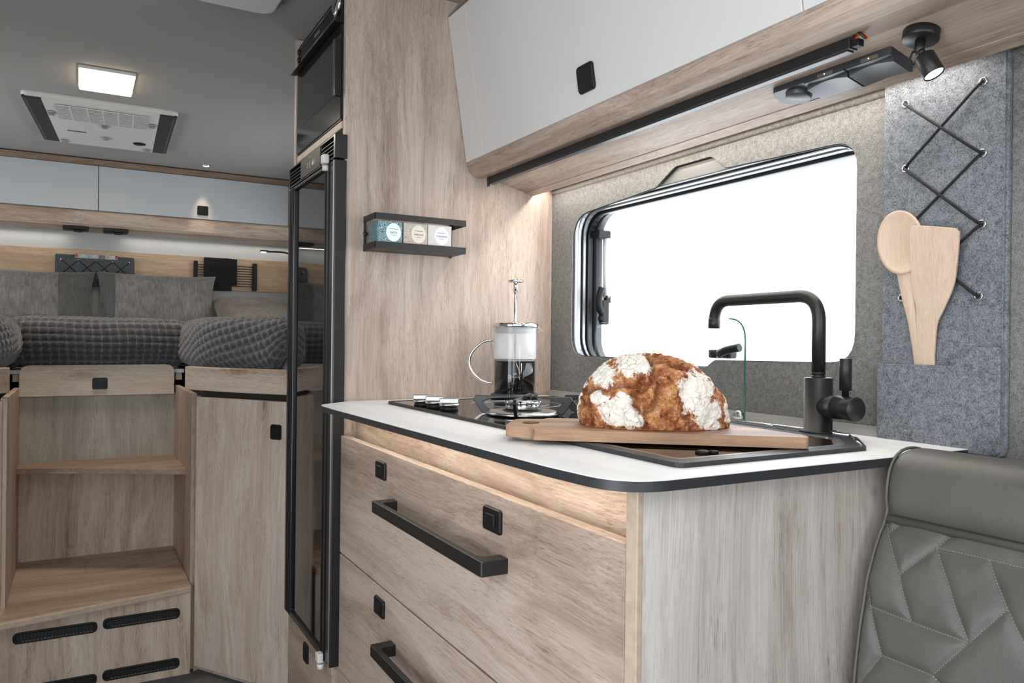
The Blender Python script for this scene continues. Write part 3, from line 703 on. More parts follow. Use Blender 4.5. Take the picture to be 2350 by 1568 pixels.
# spoon: bowl with a shallow dish, plus tapering handle
def spoon():
    ctr = (.7015, .1505); hw, hh = .0355, .0475; rot = .19
    bm = B()
    def f(i, j):
        a = 2*math.pi*i/40; r = j/10
        y = hw*r*math.cos(a); z = hh*r*math.sin(a)
        yy = ctr[0]+y*math.cos(rot)-z*math.sin(rot)*-1; zz = ctr[1]-y*math.sin(rot)+z*math.cos(rot)
        x = 1.0425+.008*(1-r*r)
        return Vector((x, yy, zz))
    V = gridmesh(bm, f, 40, 11, True)
    r = bmesh.ops.extrude_face_region(bm, geom=bm.faces[:])
    for g in r['geom']:
        if isinstance(g, bmesh.types.BMVert): g.co.x += .005
    nbowl = len(bm.verts)
    bmesh.ops.remove_doubles(bm, verts=bm.verts[:], dist=.0001)
    pth = spline([(0, .697, .11), (0, .692, .075), (0, .687, .04), (0, .681, -.01), (0, .676, -.06), (0, .672, -.12)], 6)
    tube(bm, pth, [.0145-.0075*min(1, k/13) for k in range(len(pth))], 14)
    for v in bm.verts:
        if v.co.x < .5: v.co.x = (1.0505 if v.co.z > .06 else 1.0505+.007*min(1, (.06-v.co.z)/.08))+v.co.x*(.38 if v.co.z > .02 else .38-.1*min(1, (.02-v.co.z)/.05))
    bmesh.ops.recalc_face_normals(bm, faces=bm.faces[:])
    obj('wooden_spoon', bm, BEECH, base=(1.058, .672, -.12), smooth=True, label='round wooden spoon in the felt pocket behind the spatula', cat='spoon')
spoon()
sp = [(.678, -.13), (.6785, -.028), (.6785, .03), (.6815, .055), (.686, .085), (.686, .12), (.682, .160), (.679, .168), (.672, .171), (.620, .1615), (.613, .157), (.611, .150), (.618, .10), (.624, .078), (.638, .05), (.648, .03), (.653, -.005), (.6545, -.028), (.655, -.13)]
sp = [(y-(.0035 if .03 < z < .15 and y > .66 else 0), z) for y, z in sp]
spt = spline([(0, y, z) for y, z in sp], 4); spt = [(p.y, p.z) for p in spt]
flat_utensil('wooden_spatula', spt, 1.0553, 1.0593, BEECH, (1.03, .665, -.13), 'pale wooden spatula with broad flat blade in the felt pocket', 'spatula', .10)

# ================================================================== OVERHEAD CABINET
oc = thing('overhead_cabinet', 'long grey-fronted oak wall cabinet above the kitchen window', 'wall cabinet', (.95, 1.0, .376))
Y0o, Y1o = -.6, YP-.001
sec = [(.822, .428), (.826, .414), (.836, .404), (.850, .4005), (.892, .400), (.996, .376), (1.004, .376), (1.006, .382), (.99, .41), (.99, .80), (.79, .80)]
bm = B(); plate(bm, sec, [], 'Y', Y0o, Y1o); obj('carcass', bm, OAKY, oc, bevel=.0008)
bm = B(); plate(bm, [(.985, .3835), (.985, .3775), (1.009, .3720), (1.010, .379)], [], 'Y', Y0o, Y1o); obj('back_trim', bm, OAKY, oc)
def dpt(z, off=0): 
    t = (z-.431)/(.778-.431); return .8175+(.764-.8175)*t-off
def door_oc(y0, y1, name, z0=.434, z1=.776):
    bm = B(); plate(bm, [(dpt(z0), z0), (dpt(z1), z1), (dpt(z1)+.019, z1), (dpt(z0)+.019, z0)], [], 'Y', y0, y1)
    return obj(name, bm, DOOR, oc, bevel=.001)
door_oc(1.5982, Y1o-.001, 'filler_panel')
dr = door_oc(.6895, 1.5966, 'door'); dr2 = door_oc(-.25, .6878, 'door')
bm = B(); plate(bm, [(.764, .779), (.790, .779), (.80, CE), (.764+.03, CE)], [], 'Y', Y0o, Y1o); obj('top_rail', bm, OAKY, oc)
bm = B(); plate(bm, [(dpt(.436)+.012, .436), (dpt(.774)+.012, .774), (dpt(.774)+.016, .774), (dpt(.436)+.016, .436)], [], 'Y', .680, .698); obj('seam_shade', bm, GREYP, oc)  # dark strip added behind the door gap, its shade put into the colour
bm = B(); plate(bm, [(dpt(.436)+.012, .436), (dpt(.774)+.012, .774), (dpt(.774)+.016, .774), (dpt(.436)+.016, .436)], [], 'Y', 1.592, 1.604); obj('seam_shade', bm, GREYP, oc)

def oc_latch(y, z, par):
    bm = latch_bm((0, 0, 0), (-1, 0, 0), (0, -1, 0), .050, .050, False)
    bm.transform(Matrix.Translation((dpt(z)-.0005, y, z)) @ Matrix.Rotation(-math.atan2(.0535, .347), 4, 'Y'))
    obj('push_latch', bm, BLACKP, par)
oc_latch(1.168, .486, dr); oc_latch(.2, .486, dr2)

# light bar
lb = thing('light_bar', 'long black under-cabinet light bar with loose red wire at its end', 'light bar', (.875, 1.15, .40))
bm = B(); box(bm, (.8655, .655, .3845), (.882, 1.672, .3998), .001); obj('housing', bm, BLACK, lb)
bm = B(); box(bm, (.8685, .66, .3826), (.881, 1.668, .3846), .0005); obj('diffuser', bm, GREYP, lb)
bm = B(); box(bm, (.866, 1.665, .378), (.87, 1.672, .386), .0005); obj('end_clip', bm, BLACK, lb)
bm = B(); box(bm, (.868, .644, .386), (.88, .656, .395), .001); obj('plug', bm, BLACKP, lb)
for c, dx in (('#C4161C', 0), ('#D7A01E', .003), ('#151515', -.003)):
    bm = B(); tube(bm, spline([(.872+dx, .656, .396), (.870+dx, .646, .402), (.868+dx, .639, .398), (.872+dx, .634, .391)], 5), .0018, 8); obj('wire', bm, plain('wire_'+c[1:], c, .4), lb, smooth=True, label={'#C4161C': 'red wire', '#D7A01E': 'yellow wire', '#151515': 'black wire'}[c])

# socket strip under the cabinet (underside slopes towards the wall)
def und(x): return .400-(x-.892)*.024/.104 if x > .892 else .400
so_ = thing('socket_strip', 'dark grey socket strip with round dimmer and two flap covers under the cabinet', 'socket strip', (.947, .74, .385))
def slab_under(bm, pts, t0, t1, bulge=0, ny=1):
    """prism hung under the sloping underside"""
    lo = [bm.verts.new((p[0], p[1], und(p[0])-t0)) for p in pts]; hi = [bm.verts.new((p[0], p[1], und(p[0])-t1)) for p in pts]
    bm.faces.new(lo); bm.faces.new(hi[::-1])
    for i in range(len(pts)): bm.faces.new((lo[i], hi[i], hi[(i+1) % len(pts)], lo[(i+1) % len(pts)]))
    bmesh.ops.recalc_face_normals(bm, faces=bm.faces[:])
bm = B(); slab_under(bm, rpoly([(.923, .636), (.923, .832), (.936, .842), (.958, .842), (.972, .83), (.972, .636)], [.003, .006, .008, .01, .008, .003], 3), -.001, .008); obj('base_plate', bm, GREYP, so_, bevel=.001)
for y0, y1 in ((.637, .7045), (.7075, .775)):
    bm = B(); n = 10; top_ = []
    for i in range(n+1):
        u = i/n; top_.append((y0+(y1-y0)*u, .0052-.0048*math.sin(math.pi*u)))
    XS_ = ((.9232, 0), (.9305, 0), (.931, 1.0), (.965, 1.0), (.9715, .5))
    rows = [[bm.verts.new((x, y, und(x)-.0105-(.0012+b_)*k)) for y, b_ in top_] for x, k in XS_]
    for A, Bq in zip(rows, rows[1:]):
        for i in range(n): bm.faces.new((A[i], A[i+1], Bq[i+1], Bq[i]))
    rows2 = [[bm.verts.new((x, y, und(x)-.0078)) for y in (y0, y1)] for x, k in XS_]
    for s_, e in ((0, 0), (1, n)):
        for i in range(4): bm.faces.new((rows[i][e], rows[i+1][e], rows2[i+1][s_], rows2[i][s_]))
    bm.faces.new(rows[0]+[rows2[0][1], rows2[0][0]])
    bmesh.ops.recalc_face_normals(bm, faces=bm.faces[:])
    fl = obj('flap_cover', bm, GREYP, so_, smooth=True); fl.modifiers.new('split', 'EDGE_SPLIT').split_angle = math.radians(30)
    bm = B(); box(bm, (.9226, y0+.018, und(.925)-.0090), (.9234, y0+.044, und(.925)-.0035), .0003); obj('switch_label', bm, plain('label_taupe', '#6d6258', .5), fl)
    bm = B(); box(bm, (.9222, y0+.031, und(.925)-.0067), (.9228, y0+.0322, und(.925)-.0055)); obj('indicator', bm, LEDW, fl)
bm = B(); lathe(bm, [(.0195, 0), (.0195, .001), (.0185, .0012), (.0185, .006), (.0178, .0068), (0, .0068)], (.947, .804, und(.947)-.008), (-.22, 0, -1), 36); obj('dimmer_knob', bm, GREYP, so_)

# spotlight
sl = thing('spotlight', 'small black adjustable spotlight under the cabinet next to the felt organizer', 'spotlight', (.917, .590, .394))
ax = Vector((-.2, 0, -1)).normalized(); c0 = Vector((.917, .590, und(.917)))
bm = B(); lathe(bm, [(.0215, -.001), (.0215, .011), (.0208, .0118), (0, .0118)], c0, ax, 36); obj('base', bm, BLACK, sl)
bm = B(); lathe(bm, [(.0062, .0115), (.0062, .029), (.004, .030)], c0, ax, 20); obj('stem', bm, BLACK, sl)
bm = B(); tube(bm, spline([c0+ax*.026+Vector((-.006, .004, 0)), c0+ax*.036+Vector((-.007, .006, -.001)), c0+ax*.040+Vector((-.002, .003, -.004))], 4), .0012, 6); obj('cable', bm, CORD, sl)
hc0 = Vector((.911, .583, .3595)); hx = Vector((.10, -.44, -.92)).normalized()
bm = B(); lathe(bm, [(0, -.006), (.0045, -.005), (.005, 0)], hc0-hx*.004, hx, 16); lathe(bm, [(0, -.001), (.0118, 0), (.0125, .001), (.0125, .0275), (.012, .0285), (.011, .027)], hc0, hx, 32); obj('head', bm, BLACK, sl)
bm = B(); lathe(bm, [(.0111, .0265), (.0111, .0270), (0, .0272)], hc0, hx, 28); obj('lens', bm, LEDW, sl)

# ================================================================== TALL CABINET: partition, oven and fridge niche
tc = thing('tall_cabinet', 'tall oak cabinet housing the oven and fridge, broad side panel facing the kitchen', 'cabinet', (.79, 1.9, FL))
bm = B(); box(bm, (.5165, YP, FL), (1.069, YP+.018, CE-.001), .001); obj('side_panel', bm, OAKP, tc)
bm = B(); box(bm, (.5155, YP+.0002, FL), (.5185, YP+.0178, CE-.001), .0005); obj('edge_band', bm, EDGE, tc)
bm = B(); box(bm, (.5085, 2.1225, .4605), (1.069, 2.1395, CE-.002), .001); obj('side_panel', bm, OAKP, tc)
bm = B(); box(bm, (.512, 2.1235, FL), (1.069, 2.1395, .46), .001); obj('side_panel', bm, OAKP, tc)
bm = B(); box(bm, (.5125, YP+.0185, .479), (1.03, 2.1222, .496), .001); obj('shelf', bm, EDGE, tc)
bm = B(); box(bm, (.532, YP+.0185, .803), (1.069, 2.1222, CE-.001), .001); obj('top_panel', bm, GREYP, tc)
bm = B(); box(bm, (.504, 1.712, FL), (.522, 2.126, -.742), .001); q = obj('plinth_panel', bm, OAKY, tc)
obj('push_latch', latch_bm((.504, 1.93, -.79), (-1, 0, 0), (0, -1, 0), .040, .046), BLACKP, q)
bm = B(); box(bm, (1.04, YP+.02, FL), (1.069, 2.12, CE-.02)); obj('back_panel', bm, OAKP, tc)

fr = thing('fridge', 'tall narrow black glass-fronted fridge built into the oak cabinet', 'fridge', (.76, 1.9, -.738))
bm = B(); box(bm, (.520, 1.7115, -.740), (1.03, 2.1225, .457), .002); obj('body', bm, BLACK, fr)
bm = B(); plate(bm, [(1.686, -.735), (2.122, -.735), (2.122, .402), (1.686, .402)], [[(1.757, -.722), (2.060, -.722), (2.060, .394), (1.757, .394)]], 'X', .491, .519); dd = obj('door', bm, SATIN, fr, bevel=.0025)
bm = B(); box(bm, (.4975, 1.755, -.724), (.505, 2.062, .396)); obj('glass_front', bm, GLOSS, dd)
for y, m_ in ((1.7555, SATIN), (1.7285, SATIN), (1.690, STEEL)):  # outermost steel ridge stands for the edge highlight on the door corner
    bm = B(); box(bm, (.4885, y-.0012, -.733), (.4912, y+.0012, .400), .0003); obj('handle_ridge', bm, m_, dd)
for y in (2.066, 2.084, 2.10):
    bm = B(); box(bm, (.4895, y-.003, -.733), (.4912, y+.003, .400), .0006); obj('hinge_strip', bm, BLACKP, dd)
bm = B(); plate(bm, [(1.686, .405), (2.122, .405), (2.122, .459), (1.686, .459)], [[(1.70, .410), (1.803, .410), (1.803, .455), (1.70, .455)], [(1.995, .410), (2.113, .410), (2.113, .455), (1.995, .455)]], 'X', .4915, .5195); cpn = obj('control_strip', bm, SATIN, fr, bevel=.001)
for y0, y1 in ((1.70, 1.803), (1.995, 2.113)):
    for k in range(4):
        z = .4175+k*.0088
        bm = B(); plate(bm, [(.4925, z), (.500, z+.0022), (.500, z+.0036), (.4925, z+.0016)], [], 'Y', y0-.002, y1+.002); obj('louvre_slat', bm, GREYP, cpn)
bm = B(); box(bm, (.4905, 1.808, .409), (.492, 1.990, .456), .0003); pd = obj('display', bm, BLACKP, cpn)
LIT = plain('display_print', '#D5D8DA', .5)
text('display_symbols', '5 ·|·  ▲ 1', .02, frame((.4903, 1.885, .431), (0, -1, 0), (0, 0, 1)), LIT, cpn)
text('display_symbols', '-----', .012, frame((.4903, 1.90, .450), (0, -1, 0), (0, 0, 1)), LIT, cpn)
for z in (.410, -.728):
    bm = B(); box(bm, (.476, 1.728, z-.011), (.4915, 1.752, z+.011), .004, 3); lathe(bm, [(.008, 0), (.008, .012), (0, .012)], (.486, 1.74, z-.014), (0, 0, -1), 14); obj('lock_catch', bm, WHITE, fr, label='white lock catch')

ov = thing('oven', 'black built-in glass oven with grill drawer above the fridge', 'oven', (.76, 1.92, .4965))
bm = B(); box(bm, (.53, 1.712, .4965), (1.03, 2.118, .802), .001); obj('body', bm, BLACK, ov)
bm = B(); box(bm, (.513, 1.7125, .498), (.5295, 2.118, .720), .002); od = obj('door', bm, SATIN, ov)
OVG = plain('oven_front_glass', '#1d2022', .08)
bm = B(); box(bm, (.5105, 1.715, .502), (.5132, 2.116, .717), .0005); obj('glass_front', bm, OVG, od)
bm = B(); box(bm, (.5098, 1.758, .566), (.5107, 2.036, .684), .0003); obj('window_glass', bm, GLOSS, od)
bm = B(); box(bm, (.497, 1.7125, .552), (.511, 1.7235, .682), .001); obj('handle', bm, SATIN, od)
bm = B(); box(bm, (.4955, 1.7225, .553), (.4975, 1.7245, .681), .0004); obj('handle_edge', bm, CHROME, od)
bm = B(); plate(bm, [(.494, .719), (.53, .721), (.53, .742), (.503, .733)], [], 'Y', 1.7125, 2.13); obj('heat_shield', bm, BLACKP, ov)
bm = B(); plate(bm, [(.512, .734), (.53, .734), (.53, .802), (.518, .802), (.512, .790)], [], 'Y', 1.7125, 2.118); cp = obj('control_panel', bm, BLACKP, ov, bevel=.001)
for z in (.750, .784):
    bm = B(); tube(bm, [(.5118, 1.77, z), (.5118, 2.09, z)], .0008, 6); obj('trim_line', bm, STEEL, cp)
bm = B(); box(bm, (.5112, 1.90, .764), (.5122, 1.95, .771), .0003); obj('badge', bm, STEEL, cp)
for z in (.755, .776):
    bm = B(); lathe(bm, [(.007, 0), (.007, .004), (.005, .006), (0, .006)], (.512, 2.102, z), (-1, 0, 0), 16); obj('screw_cap', bm, BLACK, cp)
ml = thing('round_lamp', 'round black wall lamp with chrome face at the top of the tall cabinet', 'lamp', (.50, 1.735, .768))
bm = B(); lathe(bm, [(.026, -.002), (.026, .02), (.022, .024)], (.530, 1.742, .770), (-1, 0, 0), 32); obj('housing', bm, SATIN, ml)
bm = B(); lathe(bm, [(.024, .018), (.028, .020), (.028, .025), (.020, .029), (0, .029)], (.530, 1.742, .770), (-1, 0, 0), 32); obj('face', bm, CHROME, ml, label='chrome face')

# ------------------------------------------------------------------ spice rack with three boxes
rk = thing('spice_rack', 'black metal spice rack with open ends on the oak side panel', 'rack', (.67, 1.655, .2))
def bar_rail(z0, z1):
    bm = B(); t = .0018
    for lo, hi in (((.560, 1.612, z0), (.781, 1.612+t, z1)), ((.560, 1.612, z0), (.560+t, YP, z1)), ((.781-t, 1.612, z0), (.781, YP, z1))): box(bm, lo, hi, .0004)
    return bm
obj('upper_rail', bar_rail(.265, .279), BLACK, rk); obj('lower_rail', bar_rail(.201, .216), BLACK, rk)
bm = B(); box(bm, (.5618, 1.614, .201), (.7792, YP, .2025)); obj('shelf', bm, BLACK, rk)
bm = B(); box(bm, (.5605, YP-.006, .20), (.5655, YP-.001, .28), .0005); lathe(bm, [(.005, 0), (.005, .003), (0, .0035)], (.563, YP-.006, .24), (0, -1, 0), 14); obj('wall_strap', bm, BLACK, rk)
bm = B(); box(bm, (.7755, YP-.006, .198), (.7805, YP-.001, .28), .0005); obj('wall_strap', bm, BLACK, rk)
def pattern_mat(name, c1, c2, s):
    m, nt, b = mat(name)
    v = objco(nt); vo = nd(nt, 'ShaderNodeTexVoronoi', i_Vector=v, i_Scale=s).outputs['Distance']
    rg = math_(nt, 'SINE', math_(nt, 'ADD', math_(nt, 'MULTIPLY', vo, 26.0), math_(nt, 'MULTIPLY', noise_(nt, v, s*2), 8.0)))
    nt.links.new(ramp(nt, math_(nt, 'ADD', math_(nt, 'MULTIPLY', rg, .4), .5), [(.35, srgb(c1)), (.75, srgb(c2))]), b.inputs['Base Color']); b.inputs['Roughness'].default_value = .6; return m
INK = plain('label_ink', '#6a6a66', .7); INK2 = plain('label_ink_blue', '#77799a', .7)
for x0, x1, c1, c2, lab, wd, ink, ex, desc, tsx in (
        (.5675, .6255, '#3c6068', '#8fadb0', '#DCE8E8', 'RAITA', INK, .012, 'teal patterned spice box with white oval label reading RAITA in the rack', .8),
        (.6285, .686, '#8f867d', '#c9beb2', '#D6CCBF', 'TANDOORI', INK, .010, 'beige patterned spice box in the middle of the rack', .72),
        (.6875, .746, '#b9b5b0', '#d3cfca', '#DCDADC', 'CORIANDER', INK2, .006, 'pale grey spice box reading CORIANDER in the rack', .8)):
    t = thing('spice_box', desc, 'spice box', ((x0+x1)/2, 1.645, .2026), 'spice boxes in the wall rack')
    yf = 1.6165
    bm = B(); box(bm, (x0, yf, .2026), (x1, yf+.055, .2625), .0006); obj('carton', bm, pattern_mat('box_'+wd.lower(), c1, c2, 90 if wd == 'RAITA' else 170), t)
    cx = (x0+x1)/2+ex*.7; czz = .2385
    bm = B(); plate(bm, [(cx+.0175*math.cos(a*math.pi/14), czz+.0205*math.sin(a*math.pi/14)) for a in range(28)], [], 'Y', yf-.0003, yf+.0002); obj('label', bm, plain('label_'+wd.lower(), lab, .7), t)
    text('lettering', wd, .0075 if wd == 'RAITA' else .0062, frame((cx, yf-.0004, .2375), (1, 0, 0), (0, 0, 1)), ink, t, tsx)
    bm = B(); box(bm, (cx-.0105, yf-.0006, .2452), (cx+.0105, yf-.0003, .2462)); obj('fine_print', bm, ink, t)
    bm = B(); box(bm, (cx-.006, yf-.0006, .2315), (cx+.006, yf-.0003, .2322)); obj('fine_print', bm, ink, t)

# ================================================================== BENCH SEAT
st = thing('bench_backrest', 'quilted grey leather bench backrest with round bolster by the oak end panel', 'bench', (.9, .2, FL))
fz = [-.62, -.55, -.45, -.392, -.34, -.284, -.25, -.232, -.216, -.210]; fx = [.80, .802, .808, .8135, .822, .8345, .848, .857, .868, .874]
nodes_ = dict(a=(.596, -.22), b=(.562, -.27), c=(.538, -.316), d=(.573, -.212), e=(.591, -.23), f=(.513, -.213), g=(.528, -.232), h=(.504, -.266), i=(.473, -.317), j=(.47, -.231), k=(.40, -.231), l=(.44, -.273), m=(.418, -.302), n=(.507, -.363), p=(.597, -.299), q=(.593, -.314), r=(.568, -.363), s=(.58, -.338), t=(.49, -.372), u=(.59, -.399), v=(.44, -.42), w=(.36, -.36), x=(.38, -.255), y=(.34, -.30), z=(.30, -.24))
qs = ['ab', 'bc', 'de', 'bg', 'gf', 'gj', 'jk', 'gh', 'hi', 'jl', 'lm', 'li', 'in', 'qc', 'ci', 'ps', 'sr', 'rn', 'nt', 'ru', 'nv', 'mw', 'tw', 'kx', 'xy', 'zx', 'wv', 'yw', 'my']
QS = [(Vector(nodes_[s[0]]), Vector(nodes_[s[1]])) for s in qs]
YB0, YB1 = -.5, .599
ys = np.concatenate([np.linspace(YB0, .30, 30)[:-1], np.linspace(.30, YB1, 150)]); zz = np.linspace(-.62, -.2105, 170)
def seat_x(y, z, q=True):
    x = float(np.interp(z, fz, fx)); 
    d = 9
    if q:
        p = Vector((y, z))
        for a, b in QS:
            ab = b-a; t = max(0, min(1, (p-a).dot(ab)/ab.dot(ab))); d = min(d, (p-a-ab*t).length)
    h = .0046*(1-math.exp(-(d/.0060)**1.2))
    e = max(0, (.014-(YB1-y))/.014); x += .006*(1-math.sqrt(max(0, 1-e*e)))
    return x-h+.003
bm = B(); V = gridmesh(bm, lambda i, j: Vector((seat_x(ys[i], zz[j]), ys[i], zz[j])), len(ys), len(zz))
bk = []
for i, y in ((0, YB0), (len(ys)-1, YB1)):
    a = bm.verts.new((.985, y, -.62)); b = bm.verts.new((.985, y, -.2105)); bk.append((a, b))
    bm.faces.new(V[i]+[b, a])
bm.faces.new((bk[0][0], bk[0][1], bk[1][1], bk[1][0]))
bmesh.ops.recalc_face_normals(bm, faces=bm.faces[:])
obj('quilted_pad', bm, LEATHER, st)
bol = spline([(.876, 0, -.212), (.8695, 0, -.192), (.8715, 0, -.166), (.879, 0, -.146), (.896, 0, -.1325), (.925, 0, -.1285), (.957, 0, -.138), (.980, 0, -.165), (.985, 0, -.213)], 5)
yb = [YB0, YB0+.01]+[YB0+.02+(YB1-.028-YB0-.02)*k/6 for k in range(7)]+[YB1-.022, YB1-.015, YB1-.009, YB1-.004, YB1-.001, YB1]
def bolp(i, j):
    y = yb[i]; p = bol[j]; e = max(0, (.02-(YB1-y))/.02); k = .006*(1-math.sqrt(max(0, 1-e*e)))
    c = Vector((.928, 0, -.19)); d = (Vector(p)-c); q = Vector(p)-d.normalized()*k if j not in (0,) else Vector(p)
    return Vector((q.x, y, q.z))
bm = B(); V = gridmesh(bm, bolp, len(yb), len(bol)); bm.faces.new(V[0]); bm.faces.new(V[-1][::-1]); bmesh.ops.recalc_face_normals(bm, faces=bm.faces[:]); obj('bolster', bm, LEATHER, st)
bm = B(); tube(bm, [(.8705, YB0, -.2135), (.8705, YB1-.004, -.2135)], .0052, 12); obj('piping', bm, LEATHER, st, smooth=True)
pp = [(float(np.interp(z, fz, fx))+.0015, YB1+.0004, z) for z in np.linspace(-.62, -.216, 24)]+[(p.x+.002*(1 if p.x < .9 else -.5), YB1+.0004, p.z-.0015) for p in bol[3:-8]]
bm = B(); tube(bm, pp, .0020, 8); obj('piping', bm, LEATHER, st, smooth=True)
bm = B(); rs = random.Random(3)
for a, b in QS:
    L = (b-a).length; n = int(L/.0034); t = (b-a)/L
    for k in range(n):
        p = a+t*(k+.5)*.0034; q0 = p-t*.0011; q1 = p+t*.0011
        if p.x < .36: continue
        x = seat_x(p.x, p.y)-.0002
        tube(bm, [(x, q0.x, q0.y), (x-.0003, p.x, p.y), (x, q1.x, q1.y)], .00042, 5)
obj('stitching', bm, plain('grey_thread', '#8d8c86', .7), st, kind='stuff')
bm = B(); box(bm, (.44, YB0, -.72), (.985, .598, -.60), .02, 3); obj('seat_cushion', bm, LEATHER, st)
bm = B(); box(bm, (.48, YB0, FL), (1.06, .60, -.72), .002); obj('seat_base', bm, OAKY, st)
bm = B(); box(bm, (.985, YB0, -.72), (1.065, .60, -.22), .002); obj('back_support', bm, OAKY, st)

# ================================================================== BEDROOM: steps between two single beds
XS0, XS1, YV, YS = -.175, .305, 2.54, 3.05
stp = thing('step_unit', 'oak step with plank tread, shelf and vented riser between the two beds', 'steps', (.065, 2.8, FL))
bm = B(); box(bm, (-.45, YV, FL), (XS1, YV+.016, -.783), .001); obj('riser', bm, OAKZ, stp)
zt = -.762
# tread planks: three courses with staggered butt joints, plus rounded nosing
yq = [2.53, 2.70, 2.80, 2.945, 3.05]
def front_y(x): return 2.437+(2.53-2.437)*(x+.168)/(.468)
bm = B(); plate(bm, [(-.45, 2.40), (-.19, 2.425), (XS1, front_y(XS1)), (XS1, YS), (XS0-.001, YS), (XS0-.02, 2.60), (-.45, 2.60)], [], 'Z', zt-.021, zt-.002); obj('tread', bm, EDGE, stp, bevel=.003)
def plank(pts): 
    bm = B(); plate(bm, inset(pts, .0007), [], 'Z', zt-.003, zt); obj('plank', bm, OAKS, stp, bevel=.0004)
fl_, fr_ = (XS0-.010, front_y(XS0-.010)+.002), (XS1-.001, front_y(XS1)+.002)
plank([fl_, fr_, (XS1-.001, 2.66), (XS0, 2.66), (XS0, 2.56)])
plank([(XS0, 2.66), (XS1-.001, 2.66), (XS1-.001, 2.80), (XS0, 2.80)])
plank([(XS0, 2.80), (.0235, 2.80), (.0235, 2.955), (XS0, 2.955)]); plank([(.0235, 2.80), (.2265, 2.80), (.2265, 2.955), (.0235, 2.955)]); plank([(.2265, 2.80), (XS1-.001, 2.80), (XS1-.001, 2.955), (.2265, 2.955)])
plank([(XS0, 2.955), (XS1-.001, 2.955), (XS1-.001, YS-.001), (XS0, YS-.001)])
bm = B(); box(bm, (XS0, YS, zt-.02), (XS1, YS+.016, -.445), .001); obj('back_panel', bm, OAKZ, stp)
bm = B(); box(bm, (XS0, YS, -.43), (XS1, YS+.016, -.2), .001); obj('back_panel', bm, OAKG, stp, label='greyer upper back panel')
sh = [(XS0, YS+.016), (XS0, 2.935)]+[(XS0+(XS1-XS0)*k/12, 2.935-.237*(k/12)**1.15) for k in range(1, 13)]+[(XS1, YS+.016)]
bm = B(); plate(bm, sh, [], 'Z', -.4475, -.4295); obj('shelf', bm, oak('oak_shelf', 'X', '#B59E8C', '#9A8270', '#745c4d', 10), stp, bevel=.001)
for x0, x1 in ((XS0-.016, XS0), (XS1, XS1+.016)):
    bm = B(); box(bm, (x0, 2.572 if x0 > 0 else 2.556, FL), (x1, YS+.016, -.175), .001); obj('side_panel', bm, OAKZ, stp)
# vents
vt = thing('air_vent', 'black slotted air vent in the step riser, upper row by the oak cabinet door', 'air vent', (.170, YV, -.842), 'air vents in the step riser')
vo = rrect(.066, .274, -.858, -.826, .013, 5)
bm = B(); plate(bm, vo, [rrect(.075, .265, -.8515, -.8325, .006, 4)], 'Y', YV-.006, YV); obj('frame', bm, BLACKP, vt, bevel=.0025)
bm = B(); box(bm, (.07, YV-.0005, -.854), (.27, YV, -.83)); obj('backing', bm, BLACK, vt)
bm = B()
for k in range(22): x = .080+k*.0085; box(bm, (x, YV-.005, -.8515), (x+.0016, YV-.0005, -.8325))
obj('slat', bm, SATIN, vt, kind='stuff')
bm = B()
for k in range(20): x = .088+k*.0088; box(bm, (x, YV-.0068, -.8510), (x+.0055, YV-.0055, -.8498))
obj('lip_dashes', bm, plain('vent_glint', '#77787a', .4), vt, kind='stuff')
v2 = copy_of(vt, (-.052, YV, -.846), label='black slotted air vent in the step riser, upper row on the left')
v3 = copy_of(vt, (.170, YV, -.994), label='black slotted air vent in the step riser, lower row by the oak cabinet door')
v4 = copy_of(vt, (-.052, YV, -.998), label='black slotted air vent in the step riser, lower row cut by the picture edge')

# pull-out bed front above the shelf
bf = thing('bed_pullout', 'pale oak pull-out bed front with rounded top corners and black latch', 'pull-out', (.063, YS, -.205))
bm = B(); plate(bm, rpoly([(-.176, -.2055), (.300, -.2055), (.300, -.098), (-.176, -.100)], [.001, .001, .032, .034], 7), [], 'Y', YS-.018, YS-.001); fp2 = obj('front', bm, OAKL, bf, bevel=.001)
obj('push_latch', latch_bm((.062, YS-.018, -.164), (0, -1, 0), (1, 0, 0), .047, .040), BLACKP, fp2)
bm = B(); box(bm, (-.205, YS+.002, -.130), (.335, YS+.3, -.116), .001); obj('slat_board', bm, WHITE, bf)
for x in (-.196, .306):
    bm = B(); box(bm, (x, YS+.004, -.156), (x+.022, YS+.3, -.131), .001); obj('runner', bm, EDGE, bf)

